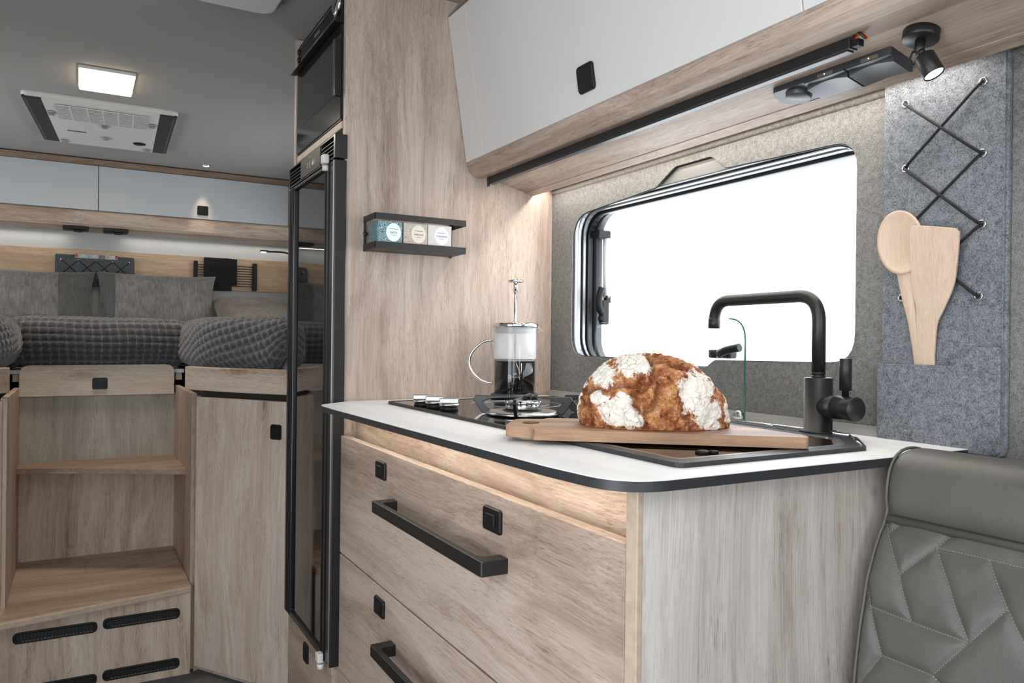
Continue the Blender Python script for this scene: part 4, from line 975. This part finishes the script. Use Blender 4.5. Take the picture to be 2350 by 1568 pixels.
def bed_cabinet(sgn, label, name='bed_cabinet', zb=FL, sh=0.0):
    """angled cabinet under a single bed; sgn +1 right bed, -1 left bed (mirrored about the aisle)"""
    cx = .065
    mx = (lambda x: x) if sgn > 0 else (lambda x: 2*cx-x)
    t = thing(name, label, 'cabinet', (mx(.6), 3.2, zb))
    A = Vector((.313, 2.556)); Bq = Vector((.530, 2.226)); n = Vector((-(Bq-A).y*-1, 0)); dr_ = (Bq-A).normalized(); no = Vector((-dr_.y, dr_.x))*-1   # outward normal
    if no.x > 0: no = -no
    def pt(p): return (mx(p.x), p.y)
    poly = [pt(A-no*.018), pt(Bq-no*.018), (mx(1.06 if sgn > 0 else 1.06), 2.226), (mx(1.06), 4.32), (mx(.323), 4.32)]
    bm = B(); plate(bm, poly, [], 'Z', zb, -.205); obj('carcass', bm, OAKZ, t)
    gp = [pt(A-no*.03), pt(Bq-no*.03), (mx(1.05), 2.24), (mx(1.05), 4.31), (mx(.335), 4.31)]
    bm = B(); plate(bm, gp, [], 'Z', -.2045, -.1135); obj('gap_shade_base', bm, plain('gap_shade_black', '#26231f', .8), t)  # dark block filling the gap under the rail, its shade put into the colour
    a0, b0 = A+dr_*.006, Bq
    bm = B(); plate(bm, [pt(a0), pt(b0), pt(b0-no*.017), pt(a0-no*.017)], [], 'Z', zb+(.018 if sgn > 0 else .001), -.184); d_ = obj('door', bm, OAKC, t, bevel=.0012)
    bm = B(); plate(bm, [pt(A-no*.004), pt(A+dr_*.005), pt(A+dr_*.005-no*.017), pt(A-no*.02)], [], 'Z', zb, -.181); obj('edge_strip', bm, EDGE, t)
    lc_ = A+dr_*.338
    if sgn < 0: lc_ = A+dr_*.058
    q3 = pt(lc_); n3 = (no.x*sgn, no.y, 0); al = (dr_.x*sgn, dr_.y, 0)
    obj('push_latch', latch_bm((q3[0], q3[1], -.272 if sgn > 0 else -.258), n3, al, .040, .044), BLACKP, d_)
    # bed rail, slightly bowed
    R0 = Vector((.284, 2.575)); R1 = Vector((.520, 2.215)); k = 14; outp = []; inp = []
    nn = no
    for i in range(k+1):
        u = i/k; p = R0.lerp(R1, u)+nn*.012*math.sin(math.pi*u); outp.append((pt(p)[0]+sh, p.y)); q_ = p-nn*.022; inp.append((pt(q_)[0]+sh, q_.y))
    bm = B(); plate(bm, outp+inp[::-1], [], 'Z', -.162, -.090); rl_ = obj('bed_rail', bm, OAKX, t, bevel=.003); an = math.atan2(dr_.y, dr_.x*sgn); rl_.data.transform(Matrix.Rotation(-an, 4, 'Z')); rl_.rotation_euler = (0, 0, an)
    return t
bed_cabinet(1, 'oak bed cabinet with angled door and square black latch, next to the fridge')
bed_cabinet(-1, 'oak bed cabinet with angled door, left of the steps', zb=-.7615, sh=-.016)

# mattresses and blankets
FLEECE, _nt, _b = mat('grey_waffle_fleece')
_a = nd(_nt, 'ShaderNodeAttribute', attribute_name='cell').outputs['Fac']; _v = objco(_nt)
_n = noise_(_nt, _v, 160, 4, .7); _f = math_(_nt, 'ADD', math_(_nt, 'MULTIPLY', _a, .62), math_(_nt, 'MULTIPLY', math_(_nt, 'SUBTRACT', _n, .5), 1.1))
_nt.links.new(ramp(_nt, _f, [(.05, srgb('#3d3d40')), (.40, srgb('#626265')), (.95, srgb('#b8b8bb'))]), _b.inputs['Base Color'])
_b.inputs['Roughness'].default_value = .9; _b.inputs['Sheen Weight'].default_value = .4; _b.inputs['Specular IOR Level'].default_value = .1
bump(_nt, _b, _n, .6, .004)
SHEET = plain('white_sheet', '#C9CACB', .9)
def resample(pts, step):
    pts = [Vector(p) for p in pts]; L = [0]
    for a, b in zip(pts, pts[1:]): L.append(L[-1]+(b-a).length)
    n = max(2, int(L[-1]/step)); out = []
    for k in range(n+1):
        s = L[-1]*k/n; i = max(0, min(len(L)-2, next((q for q in range(len(L)-1) if L[q+1] >= s), len(L)-2)))
        u = (s-L[i])/max(1e-9, L[i+1]-L[i]); out.append(pts[i].lerp(pts[i+1], u))
    return out, L[-1]
def blanket(name, path, inward, label, zb=-.104, ztop=.052, bul=.035, skew=0.0, drop=None, depth=.75, cell=.0255, seed=0):
    """fleece draped over a mattress edge: path = plan of the front edge, swept by a rounded drop profile"""
    P, L = resample(spline([(p[0], p[1], 0) for p in path], 10), .0046)
    prof = spline([(.012, 0, zb), (-.012, 0, zb+.03), (-bul*.75, 0, zb+.07), (-bul*.62, 0, ztop-.035), (-bul*.1, 0, ztop-.009), (.04, 0, ztop), (.12, 0, ztop+.002)], 10)
    Q, LQ = resample(prof, .0046); n0 = len(Q)
    Q += [Vector((.12+(depth-.12)*k/30, 0, ztop+.002)) for k in range(1, 31)]
    sv = [LQ*k/(n0-1) for k in range(n0)]+[LQ+(depth-.12)*k/30 for k in range(1, 31)]
    bm = B(); lay = bm.verts.layers.float.new('cell'); inw = Vector(inward)
    rows = []
    for i, p in enumerate(P):
        t = (P[min(i+1, len(P)-1)]-P[max(i-1, 0)]).normalized(); nrm = Vector((t.y, -t.x, 0))
        if nrm.dot(inw) > 0: nrm = -nrm
        si_ = L*i/(len(P)-1); row = []
        for j, q in enumerate(Q):
            fade = max(0, 1-max(0, q.x-.02)/.3)
            dirn = (-nrm)*min(1, max(0, fade))+inw*(1-max(0, min(1, fade)))
            s2 = sv[j]
            fold = .007*mnoise.noise(Vector((si_*7+seed*5, s2*5, seed)))
            dz = 0 if drop is None else drop(si_/L)*max(0, 1-s2/(.55*LQ))
            pos = p+dirn*q.x*1.0+Vector((0, 0, q.z+dz))
            u = (si_+s2*skew+.012*mnoise.noise(Vector((si_*6, s2*9, seed))))/cell; v = (s2-si_*skew*.35+.010*mnoise.noise(Vector((si_*5, s2*7, seed+4))))/(cell*.92)
            c = (abs(math.sin(math.pi*u))*abs(math.sin(math.pi*v)))**.42
            nd_ = (nrm*(.9 if q.x < .02 else .15)+Vector((0, 0, .25 if q.x < .0 else 1))).normalized()
            vtx = bm.verts.new(pos+nd_*(c*.0105+fold)); vtx[lay] = 1-c; row.append(vtx)
        rows.append(row)
    for A, Bq in zip(rows, rows[1:]):
        for j in range(len(Q)-1):
            f = bm.faces.new((A[j], Bq[j], Bq[j+1], A[j+1])); f.smooth = True
    bmesh.ops.recalc_face_normals(bm, faces=bm.faces[:])
    bx_ = P[len(P)//2]
    o = obj(name, bm, FLEECE, base=(bx_.x, bx_.y, zb), label=label, cat='blanket', group='waffle fleece blankets on the beds')
    md = o.modifiers.new('thickness', 'SOLIDIFY'); md.thickness = .006; md.offset = -1
    return o
def mattress(name, poly, label):
    bm = B(); plate(bm, poly, [], 'Z', -.112, .036); obj(name, bm, SHEET, base=(sum(p[0] for p in poly)/len(poly), 3.6, -.112), bevel=.02, label=label, cat='mattress', group='bed mattresses')
mattress('mattress', [(-.165, 3.10), (.305, 3.10), (.305, 4.31), (-.165, 4.31)], 'middle bed mattress under the grey waffle blanket above the steps')
mattress('mattress', [(.372, 3.05), (.372, 2.70), (.40, 2.62), (.44, 2.54), (.575, 2.318), (.62, 2.295), (1.055, 2.295), (1.055, 4.31), (.372, 4.31)], 'bed mattress with a white corner showing beside the fridge')
mattress('mattress', [(-.236, 3.05), (-.236, 2.68), (-.31, 2.54), (-.44, 2.33), (-.925, 2.295), (-.925, 4.31), (-.236, 4.31)], 'bed mattress on the left bed beyond the cabinet')
blanket('fleece_blanket', [(-.215, 3.14), (-.19, 3.075), (-.12, 3.052), (.06, 3.045), (.24, 3.05), (.315, 3.075), (.345, 3.16)], (0, 1, 0), 'grey waffle fleece blanket over the middle mattress above the pull-out', seed=1)
blanket('fleece_blanket', [(.352, 3.25), (.342, 2.95), (.345, 2.70), (.358, 2.615), (.40, 2.535), (.475, 2.42), (.55, 2.305), (.62, 2.268), (.75, 2.262)], (.55, .83, 0), 'grey waffle fleece blanket draped diagonally over the bed beside the fridge', skew=.75, seed=2, bul=.022, cell=.029, drop=lambda u: .06*max(0, min(1, (u-.768)/.05)))
blanket('fleece_blanket', [(-.214, 3.25), (-.206, 2.95), (-.206, 2.70), (-.222, 2.61), (-.27, 2.52), (-.34, 2.41), (-.42, 2.3), (-.5, 2.268), (-.60, 2.262)], (-.55, .83, 0), 'grey waffle fleece blanket at the left edge of the picture', skew=-.5, seed=3, depth=.45)

# pillows
def pillow_mat(name, c1, c2):
    m, nt, b = mat(name)
    v = objco(nt, (1, 1, .12)); n = noise_(nt, v, 110, 4, .65); n2 = noise_(nt, objco(nt), 14, 2); n3 = noise_(nt, objco(nt, (1, 1, .5)), 420, 2)
    f = math_(nt, 'ADD', math_(nt, 'ADD', math_(nt, 'MULTIPLY', n, .6), math_(nt, 'MULTIPLY', n2, .3)), math_(nt, 'MULTIPLY', n3, .2))
    nt.links.new(ramp(nt, f, [(.38, srgb(c1)), (.72, srgb(c2))]), b.inputs['Base Color']); b.inputs['Roughness'].default_value = .95; b.inputs['Sheen Weight'].default_value = .2; b.inputs['Specular IOR Level'].default_value = .1
    bump(nt, b, n, .3, .002); return m
PLW = pillow_mat('grey_slub_weave', '#5f5b57', '#928d87'); PLD = pillow_mat('dark_grey_weave', '#4e4e4b', '#676764'); PLB = pillow_mat('beige_weave', '#6a6058', '#8d8379')
def pillow(name, c, w_, h_, th, lean, band, label, cat='pillow', mats=(None, None), seed=0, flat=False):
    bm = B(); N, M_ = 48, 32
    def shp(i, j, s):
        u = -1+2*i/N; v = -1+2*j/M_
        ex = (1-abs(u)**3.2)**.55*(1-abs(v)**3.2)**.55
        pinch = 1-.07*(1-abs(v)**2)*abs(u)**6; pin2 = 1-.09*(1-abs(u)**2)*abs(v)**6
        wr = .012*mnoise.noise(Vector((u*2.2+seed, v*2.2, s*3)))*ex
        return Vector((u*w_/2*pinch, s*(th/2*ex+wr), v*h_/2*pin2))
    G = {}
    for s in (-1, 1):
        for i in range(N+1):
            for j in range(M_+1):
                if (i in (0, N) or j in (0, M_)) and s == 1: G[s, i, j] = G[-1, i, j]
                else: G[s, i, j] = bm.verts.new(shp(i, j, s))
    for s in (-1, 1):
        for i in range(N):
            for j in range(M_):
                f = bm.faces.new((G[s, i, j], G[s, i+1, j], G[s, i+1, j+1], G[s, i, j+1])); f.smooth = True
                u = -1+2*(i+.5)/N
                if band and (u > band if band > 0 else u < band): f.material_index = 1
    bmesh.ops.recalc_face_normals(bm, faces=bm.faces[:])
    bm.transform(Matrix.Translation(c) @ Matrix.Rotation(lean, 4, 'X'))
    base = Vector(c)-Vector((0, 0, h_/2*abs(math.cos(lean))))
    return obj(name, bm, list(mats), base=base, label=label, cat=cat)
pillow('pillow', (-.20, 4.16, .178), .525, .262, .13, -.16, .42, 'dark grey pillow with a plain right-hand band at the bed head', mats=(PLW, PLD), seed=1)
pillow('pillow', (.334, 4.155, .182), .54, .265, .13, -.16, -.70, 'grey slub-weave pillow with a plain left band below the black elastic rack', mats=(PLW, PLD), seed=5)
pillow('pillow', (.80, 4.06, .120), .44, .30, .13, -1.12, 0, 'small beige pillow lying at the bed head by the fridge', mats=(PLB, PLB), seed=9)
# glasses on the beige pillow
gl_ = thing('eyeglasses', 'thin black-rimmed glasses resting on the bed before the beige pillow', 'glasses', (.86, 3.88, .056))
for x in (.835, .89):
    bm = B(); tube(bm, [(x+.024*math.cos(a*math.pi/10), 3.88+.006*math.sin(a*math.pi/10), .085+.02*math.sin(a*math.pi/10)) for a in range(20)], .0016, 6, closed=True); obj('rim', bm, BLACK, gl_)
bm = B(); tube(bm, [(.859, 3.88, .088), (.866, 3.879, .088)], .0016, 6); obj('bridge', bm, BLACK, gl_)
for x, dx in ((.811, -.012), (.914, .03)):
    bm = B(); tube(bm, spline([(x, 3.88, .09), (x+dx, 3.90, .088), (x+dx*2, 3.91, .07)], 5), .0015, 6); obj('temple', bm, BLACK, gl_)

# ------------------------------------------------------------------ rear wall
rc_ = thing('rear_wall_cabinet', 'wide white-fronted oak wall cabinet above the bed head', 'wall cabinet', (.07, 4.18, .5))
YC = 4.026
bm = B(); plate(bm, [(YC+.004, .578), (YC-.001, .572), (YC+.0, .515), (YC+.012, .505), (4.27, .505), (4.27, .785), (YC+.02, .785), (YC+.02, .578)], [], 'X', XL+.002, XR-.002); obj('carcass', bm, OAKX, rc_)
bm = B(); box(bm, (XL+.002, YC-.002, .787), (XR-.002, YC+.03, .815), .001); obj('top_rail', bm, oak('oak_rail_dark', 'X', '#A58E7C', '#8c7463', '#695446', 12), rc_)
dl = None
for x0, x1, lx in ((XL+.004, -.46, -.7), (-.457, .0665, -.33), (.0695, .93, .518)):
    bm = B(); box(bm, (x0, YC-.003, .580), (x1, YC+.015, .785), .0015); q = obj('door', bm, plain('white_lacquer_door', '#BBBDBF', .4), rc_)
    if lx > -.4: 
        if lx > 0: obj('push_latch', latch_bm((lx, YC-.003, .621), (0, -1, 0), (1, 0, 0), .050, .046, False), BLACKP, q)
bm = B(); box(bm, (.932, YC-.003, .580), (XR-.004, YC+.015, .785), .0015); obj('door', bm, DOOR, rc_)
for x, lb_ in ((-.022, 'black flat bracket under the rear cabinet, nearer the left picture edge'), (.142, 'black flat bracket under the rear cabinet, above the felt organizer')):
    t = thing('cabinet_bracket', lb_, 'bracket', (x, 4.06, .495), 'brackets under the rear cabinet')
    bm = B(); box(bm, (x-.052, YC+.006, .488), (x+.052, YC+.09, .504), .003); obj('plate', bm, BLACKP, t)
    bm = B(); lathe(bm, [(.02, 0), (.02, .006), (.016, .008), (0, .008)], (x+.01, YC+.04, .488), (0, 0, -1), 20); obj('pivot', bm, BLACK, t)
bm = B(); box(bm, (XL+.002, 4.315, .252), (XR-.002, 4.329, .424), .001); struct('trim_3', bm, OAKB)
og = thing('felt_wall_pocket', 'dark grey felt wall pocket with zigzag cord above the pillows', 'wall pocket', (.065, 4.3, .24))
bm = B(); plate(bm, rpoly([(-.108, .245), (.234, .245), (.234, .397), (-.108, .397)], .008, 3), [], 'Y', 4.309, 4.3145); obj('back_panel', bm, FELTD, og)
bm = B(); plate(bm, rpoly([(-.108, .245), (.234, .245), (.234, .380), (-.108, .380)], .006, 3), [], 'Y', 4.283, 4.289); box(bm, (-.107, 4.287, .245), (-.103, 4.31, .378)); box(bm, (.229, 4.287, .245), (.233, 4.31, .378)); box(bm, (-.107, 4.287, .245), (.233, 4.31, .25)); obj('pocket', bm, FELTD, og)
xs = [-.083+.0733*k for k in range(5)]
for k in range(4):
    for a, b in ((xs[k], xs[k+1]), (xs[k+1], xs[k])):
        bm = B(); tube(bm, [(a, 4.2815, .368), (b, 4.2805, .30)], .0018, 6); obj('cord', bm, CORD, og)
for x in xs:
    bm = B(); lathe(bm, [(.004, 0), (.004, .002), (0, .0025)], (x, 4.283, .368), (0, -1, 0), 12); obj('eyelet', bm, CHROME, og)
for x0, x1, z1, c, lb_ in ((-.025, .030, .402, '#A9B2A0', 'green and pink magazine in the felt wall pocket'), (.022, .085, .400, '#A6A9B8', 'pale blue magazine in the felt wall pocket'), (.078, .12, .399, '#6c6c70', 'dark grey magazine in the felt wall pocket'), (.105, .16, .401, '#B9B2A9', 'beige magazine with red corner in the felt wall pocket')):
    y = 4.3-.002*RND.random()-(x0+.03)*.05
    t = thing('magazine', lb_, 'magazine', ((x0+x1)/2, y, .25), 'magazines in the wall pocket')
    bm = B(); box(bm, (x0, y-.0015, .2505), (x1, y+.0015, z1), .0005); obj('cover', bm, plain('paper_'+c[1:], c, .5, grain=.3, gscale=60), t)
    if x0 < 0 or x0 > .1:
        xx = x0 if x0 < 0 else x1-.012
        bm = B(); box(bm, (xx, y-.002, z1-.017), (xx+.012, y-.0015, z1)); obj('red_corner', bm, plain('print_red', '#A8485A', .5), t, label='red corner')
er = thing('elastic_wall_rack', 'black elastic cord rack between two upright bars on the headboard', 'wall rack', (.67, 4.3, .24))
for x0, x1 in ((.512, .531), (.808, .829)):
    bm = B(); box(bm, (x0, 4.285, .255), (x1, 4.3145, .400 if x0 < .6 else .402), .004); obj('bar', bm, BLACKP, er)
for k in range(9):
    z = .275+k*.0132
    bm = B(); tube(bm, [(.525, 4.290, z), (.60, 4.281, z), (.75, 4.281, z), (.815, 4.290, z)], .0022, 6); obj('cord', bm, CORD, er)
tb = thing('tablet_case', 'black tablet case tucked behind the elastic cords', 'case', (.645, 4.3, .245))
bm = B(); box(bm, (.560, 4.288, .248), (.700, 4.300, .30), .006); box(bm, (.56, 4.287, .28), (.727, 4.303, .421), .006); obj('cover', bm, plain('black_fabric', '#121214', .8, grain=.3), tb)
for k in range(5):
    bm = B(); lathe(bm, [(.004, 0), (.004, .003), (0, .005)], (.668+k*.012, 4.29, .421-.001*k), (0, 0, 1), 10); obj('stud', bm, CHROME, tb, label='silver stud')
rl = thing('reading_lamp', 'slim black gooseneck reading lamp with lit tip above the beige pillow', 'reading lamp', (1.0, 4.3, .45))
bm = B(); tube(bm, spline([(1.05, 4.32, .44), (1.02, 4.25, .452), (.95, 4.2, .462), (.87, 4.19, .460)], 6), .0045, 10); obj('neck', bm, BLACK, rl, smooth=True)
bm = B(); box(bm, (.825, 4.182, .4555), (.87, 4.2, .4665), .004); hd_ = obj('head', bm, BLACK, rl)
bm = B(); box(bm, (.829, 4.18, .4525), (.856, 4.198, .4565), .0015); obj('lens', bm, LEDW, hd_)
bm = B(); lathe(bm, [(.02, 0), (.02, .012), (0, .014)], (1.05, 4.33, .44), (0, -1, 0), 18); obj('wall_plate', bm, BLACK, rl)

# ------------------------------------------------------------------ ceiling fittings
cl = thing('ceiling_lamp', 'lit rectangular ceiling lamp before the air conditioner', 'ceiling lamp', (.066, 2.76, CE))
bm = B(); box(bm, (-.013, 2.655, .808), (.145, 2.868, CE), .004); obj('frame', bm, WHITE, cl)
bm = B(); box(bm, (-.010, 2.658, .800), (.142, 2.865, .810), .004); obj('diffuser', bm, LAMPW, cl, label='glowing warm white diffuser')
ac = thing('air_conditioner', 'white ceiling air conditioner with slatted grille and dark side outlets', 'air conditioner', (.07, 3.35, CE))
z0_ = .801
def acx(u, y): t = (y-3.03)/.65; x0 = -.185+.048*t; x1 = .305+.018*t; return x0+(x1-x0)*u
oo = [(acx(0, 3.03), 3.03), (acx(1, 3.03), 3.03), (acx(1, 3.68), 3.68), (acx(0, 3.68), 3.68)]
bm = B(); lo = rpoly(oo, .03, 5); hi = rpoly([(p[0]+(.004 if k in (0, 3) else -.004), p[1]+(.010 if k < 2 else -.006)) for k, p in enumerate(oo)], .03, 5)
A_ = [bm.verts.new((p[0], p[1], CE)) for p in lo]; B_ = [bm.verts.new((p[0], p[1], z0_+.014)) for p in lo]; C_ = [bm.verts.new((p[0], p[1], z0_+.004)) for p in hi]
for R1, R2 in ((A_, B_), (B_, C_)):
    for i in range(len(R1)): bm.faces.new((R1[i], R1[(i+1) % len(R1)], R2[(i+1) % len(R1)], R2[i]))
bm.faces.new(C_); bmesh.ops.recalc_face_normals(bm, faces=bm.faces[:]); obj('housing', bm, WHITE, ac)
def quad_slab(u0, u1, y0, y1, za, zb2, name, m, par, bev=.001, **k):
    bm = B(); plate(bm, [(acx(u0, y0), y0), (acx(u1, y0), y0), (acx(u1, y1), y1), (acx(u0, y1), y1)], [], 'Z', za, zb2); return obj(name, bm, m, par, bevel=bev, **k)
quad_slab(.125, .875, 3.045, 3.675, z0_-.002, z0_+.006, 'centre_panel', WHITE, ac, .002)
OUT = plain('dark_outlet', '#2a2624', .5)
quad_slab(.008, .125, 3.045, 3.672, z0_-.0005, z0_+.006, 'side_outlet', OUT, ac); quad_slab(.875, .992, 3.045, 3.672, z0_-.0005, z0_+.006, 'side_outlet', OUT, ac)
for u in (.02, .965):
    quad_slab(u, u+.015, 3.06, 3.66, z0_-.0015, z0_+.003, 'outlet_vane', GREYP, ac)
gr = quad_slab(.20, .80, 3.075, 3.265, z0_-.0026, z0_-.001, 'grille_backing', OUT, ac)
for k in range(11):
    y = 3.078+k*.0185
    quad_slab(.195, .805, y, y+.0075, z0_-.0060, z0_-.0024, 'grille_slat', WHITE, ac, .0008)
for u in (.29, .40, .50, .60, .70):
    quad_slab(u-.006, u+.006, 3.075, 3.268, z0_-.0066, z0_-.0024, 'grille_bar', WHITE, ac, .0008)
for u, y in ((.155, 3.20), (.835, 3.20), (.50, 3.30), (.50, 3.50), (.17, 3.63), (.83, 3.63)):
    quad_slab(u-.022, u+.022, y-.022, y+.022, z0_-.009, z0_-.003, 'clip', STEEL, ac, .002)
bm = B(); lathe(bm, [(.024, 0), (.022, .003), (0, .003)], (acx(.76, 3.53), 3.53, z0_-.003), (0, 0, -1), 24); obj('sensor', bm, BLACKP, ac)
quad_slab(.22, .36, 3.44, 3.446, z0_-.0046, z0_-.003, 'badge', GREYP, ac)
dlp = thing('downlight', 'tiny chrome downlight in the ceiling before the rear cabinet', 'downlight', (.516, 3.908, CE))
bm = B(); lathe(bm, [(.022, -.002), (.022, .003), (.017, .006), (.014, .003)], (.516, 3.908, CE), (0, 0, -1), 24); obj('ring', bm, CHROME, dlp)
bm = B(); lathe(bm, [(.014, 0), (.014, .0035), (0, .004)], (.516, 3.908, CE), (0, 0, -1), 20); obj('lens', bm, LEDW, dlp)
l = bpy.data.lights.new('downlight_beam', 'SPOT'); l.energy = 3.0; l.color = (1, .74, .5); l.spot_size = math.radians(30); l.spot_blend = .9; l.shadow_soft_size = .01
lo_ = bpy.data.objects.new('downlight_beam', l); lo_.location = (.516, 3.94, CE-.012); lo_.rotation_euler = (math.radians(20), 0, 0); COL.objects.link(lo_)
sd = thing('ceiling_hatch_frame', 'rounded white plastic fitting on the ceiling cut by the top picture edge', 'ceiling fitting', (.34, 1.82, CE))
bm = B(); pts_o = rrect(.20, .415, 1.66, 1.955, .04, 6); pts_i = rrect(.212, .403, 1.672, 1.943, .035, 6)
R = [[bm.verts.new((p[0], p[1], z)) for p in ps] for ps, z in ((pts_o, CE), (pts_o, CE-.012), (pts_i, CE-.026))]
for R1, R2 in zip(R, R[1:]):
    for i in range(len(R1)):
        f = bm.faces.new((R1[i], R1[(i+1) % len(R1)], R2[(i+1) % len(R1)], R2[i])); f.smooth = True
bm.faces.new(R[-1]); bmesh.ops.recalc_face_normals(bm, faces=bm.faces[:]); obj('cover', bm, WHITE, sd)

# ------------------------------------------------------------------ lift everything so the floor is at z = 0
for o in SC.objects:
    if o.parent is None: o.location.z += Z0
bpy.context.view_layer.update()
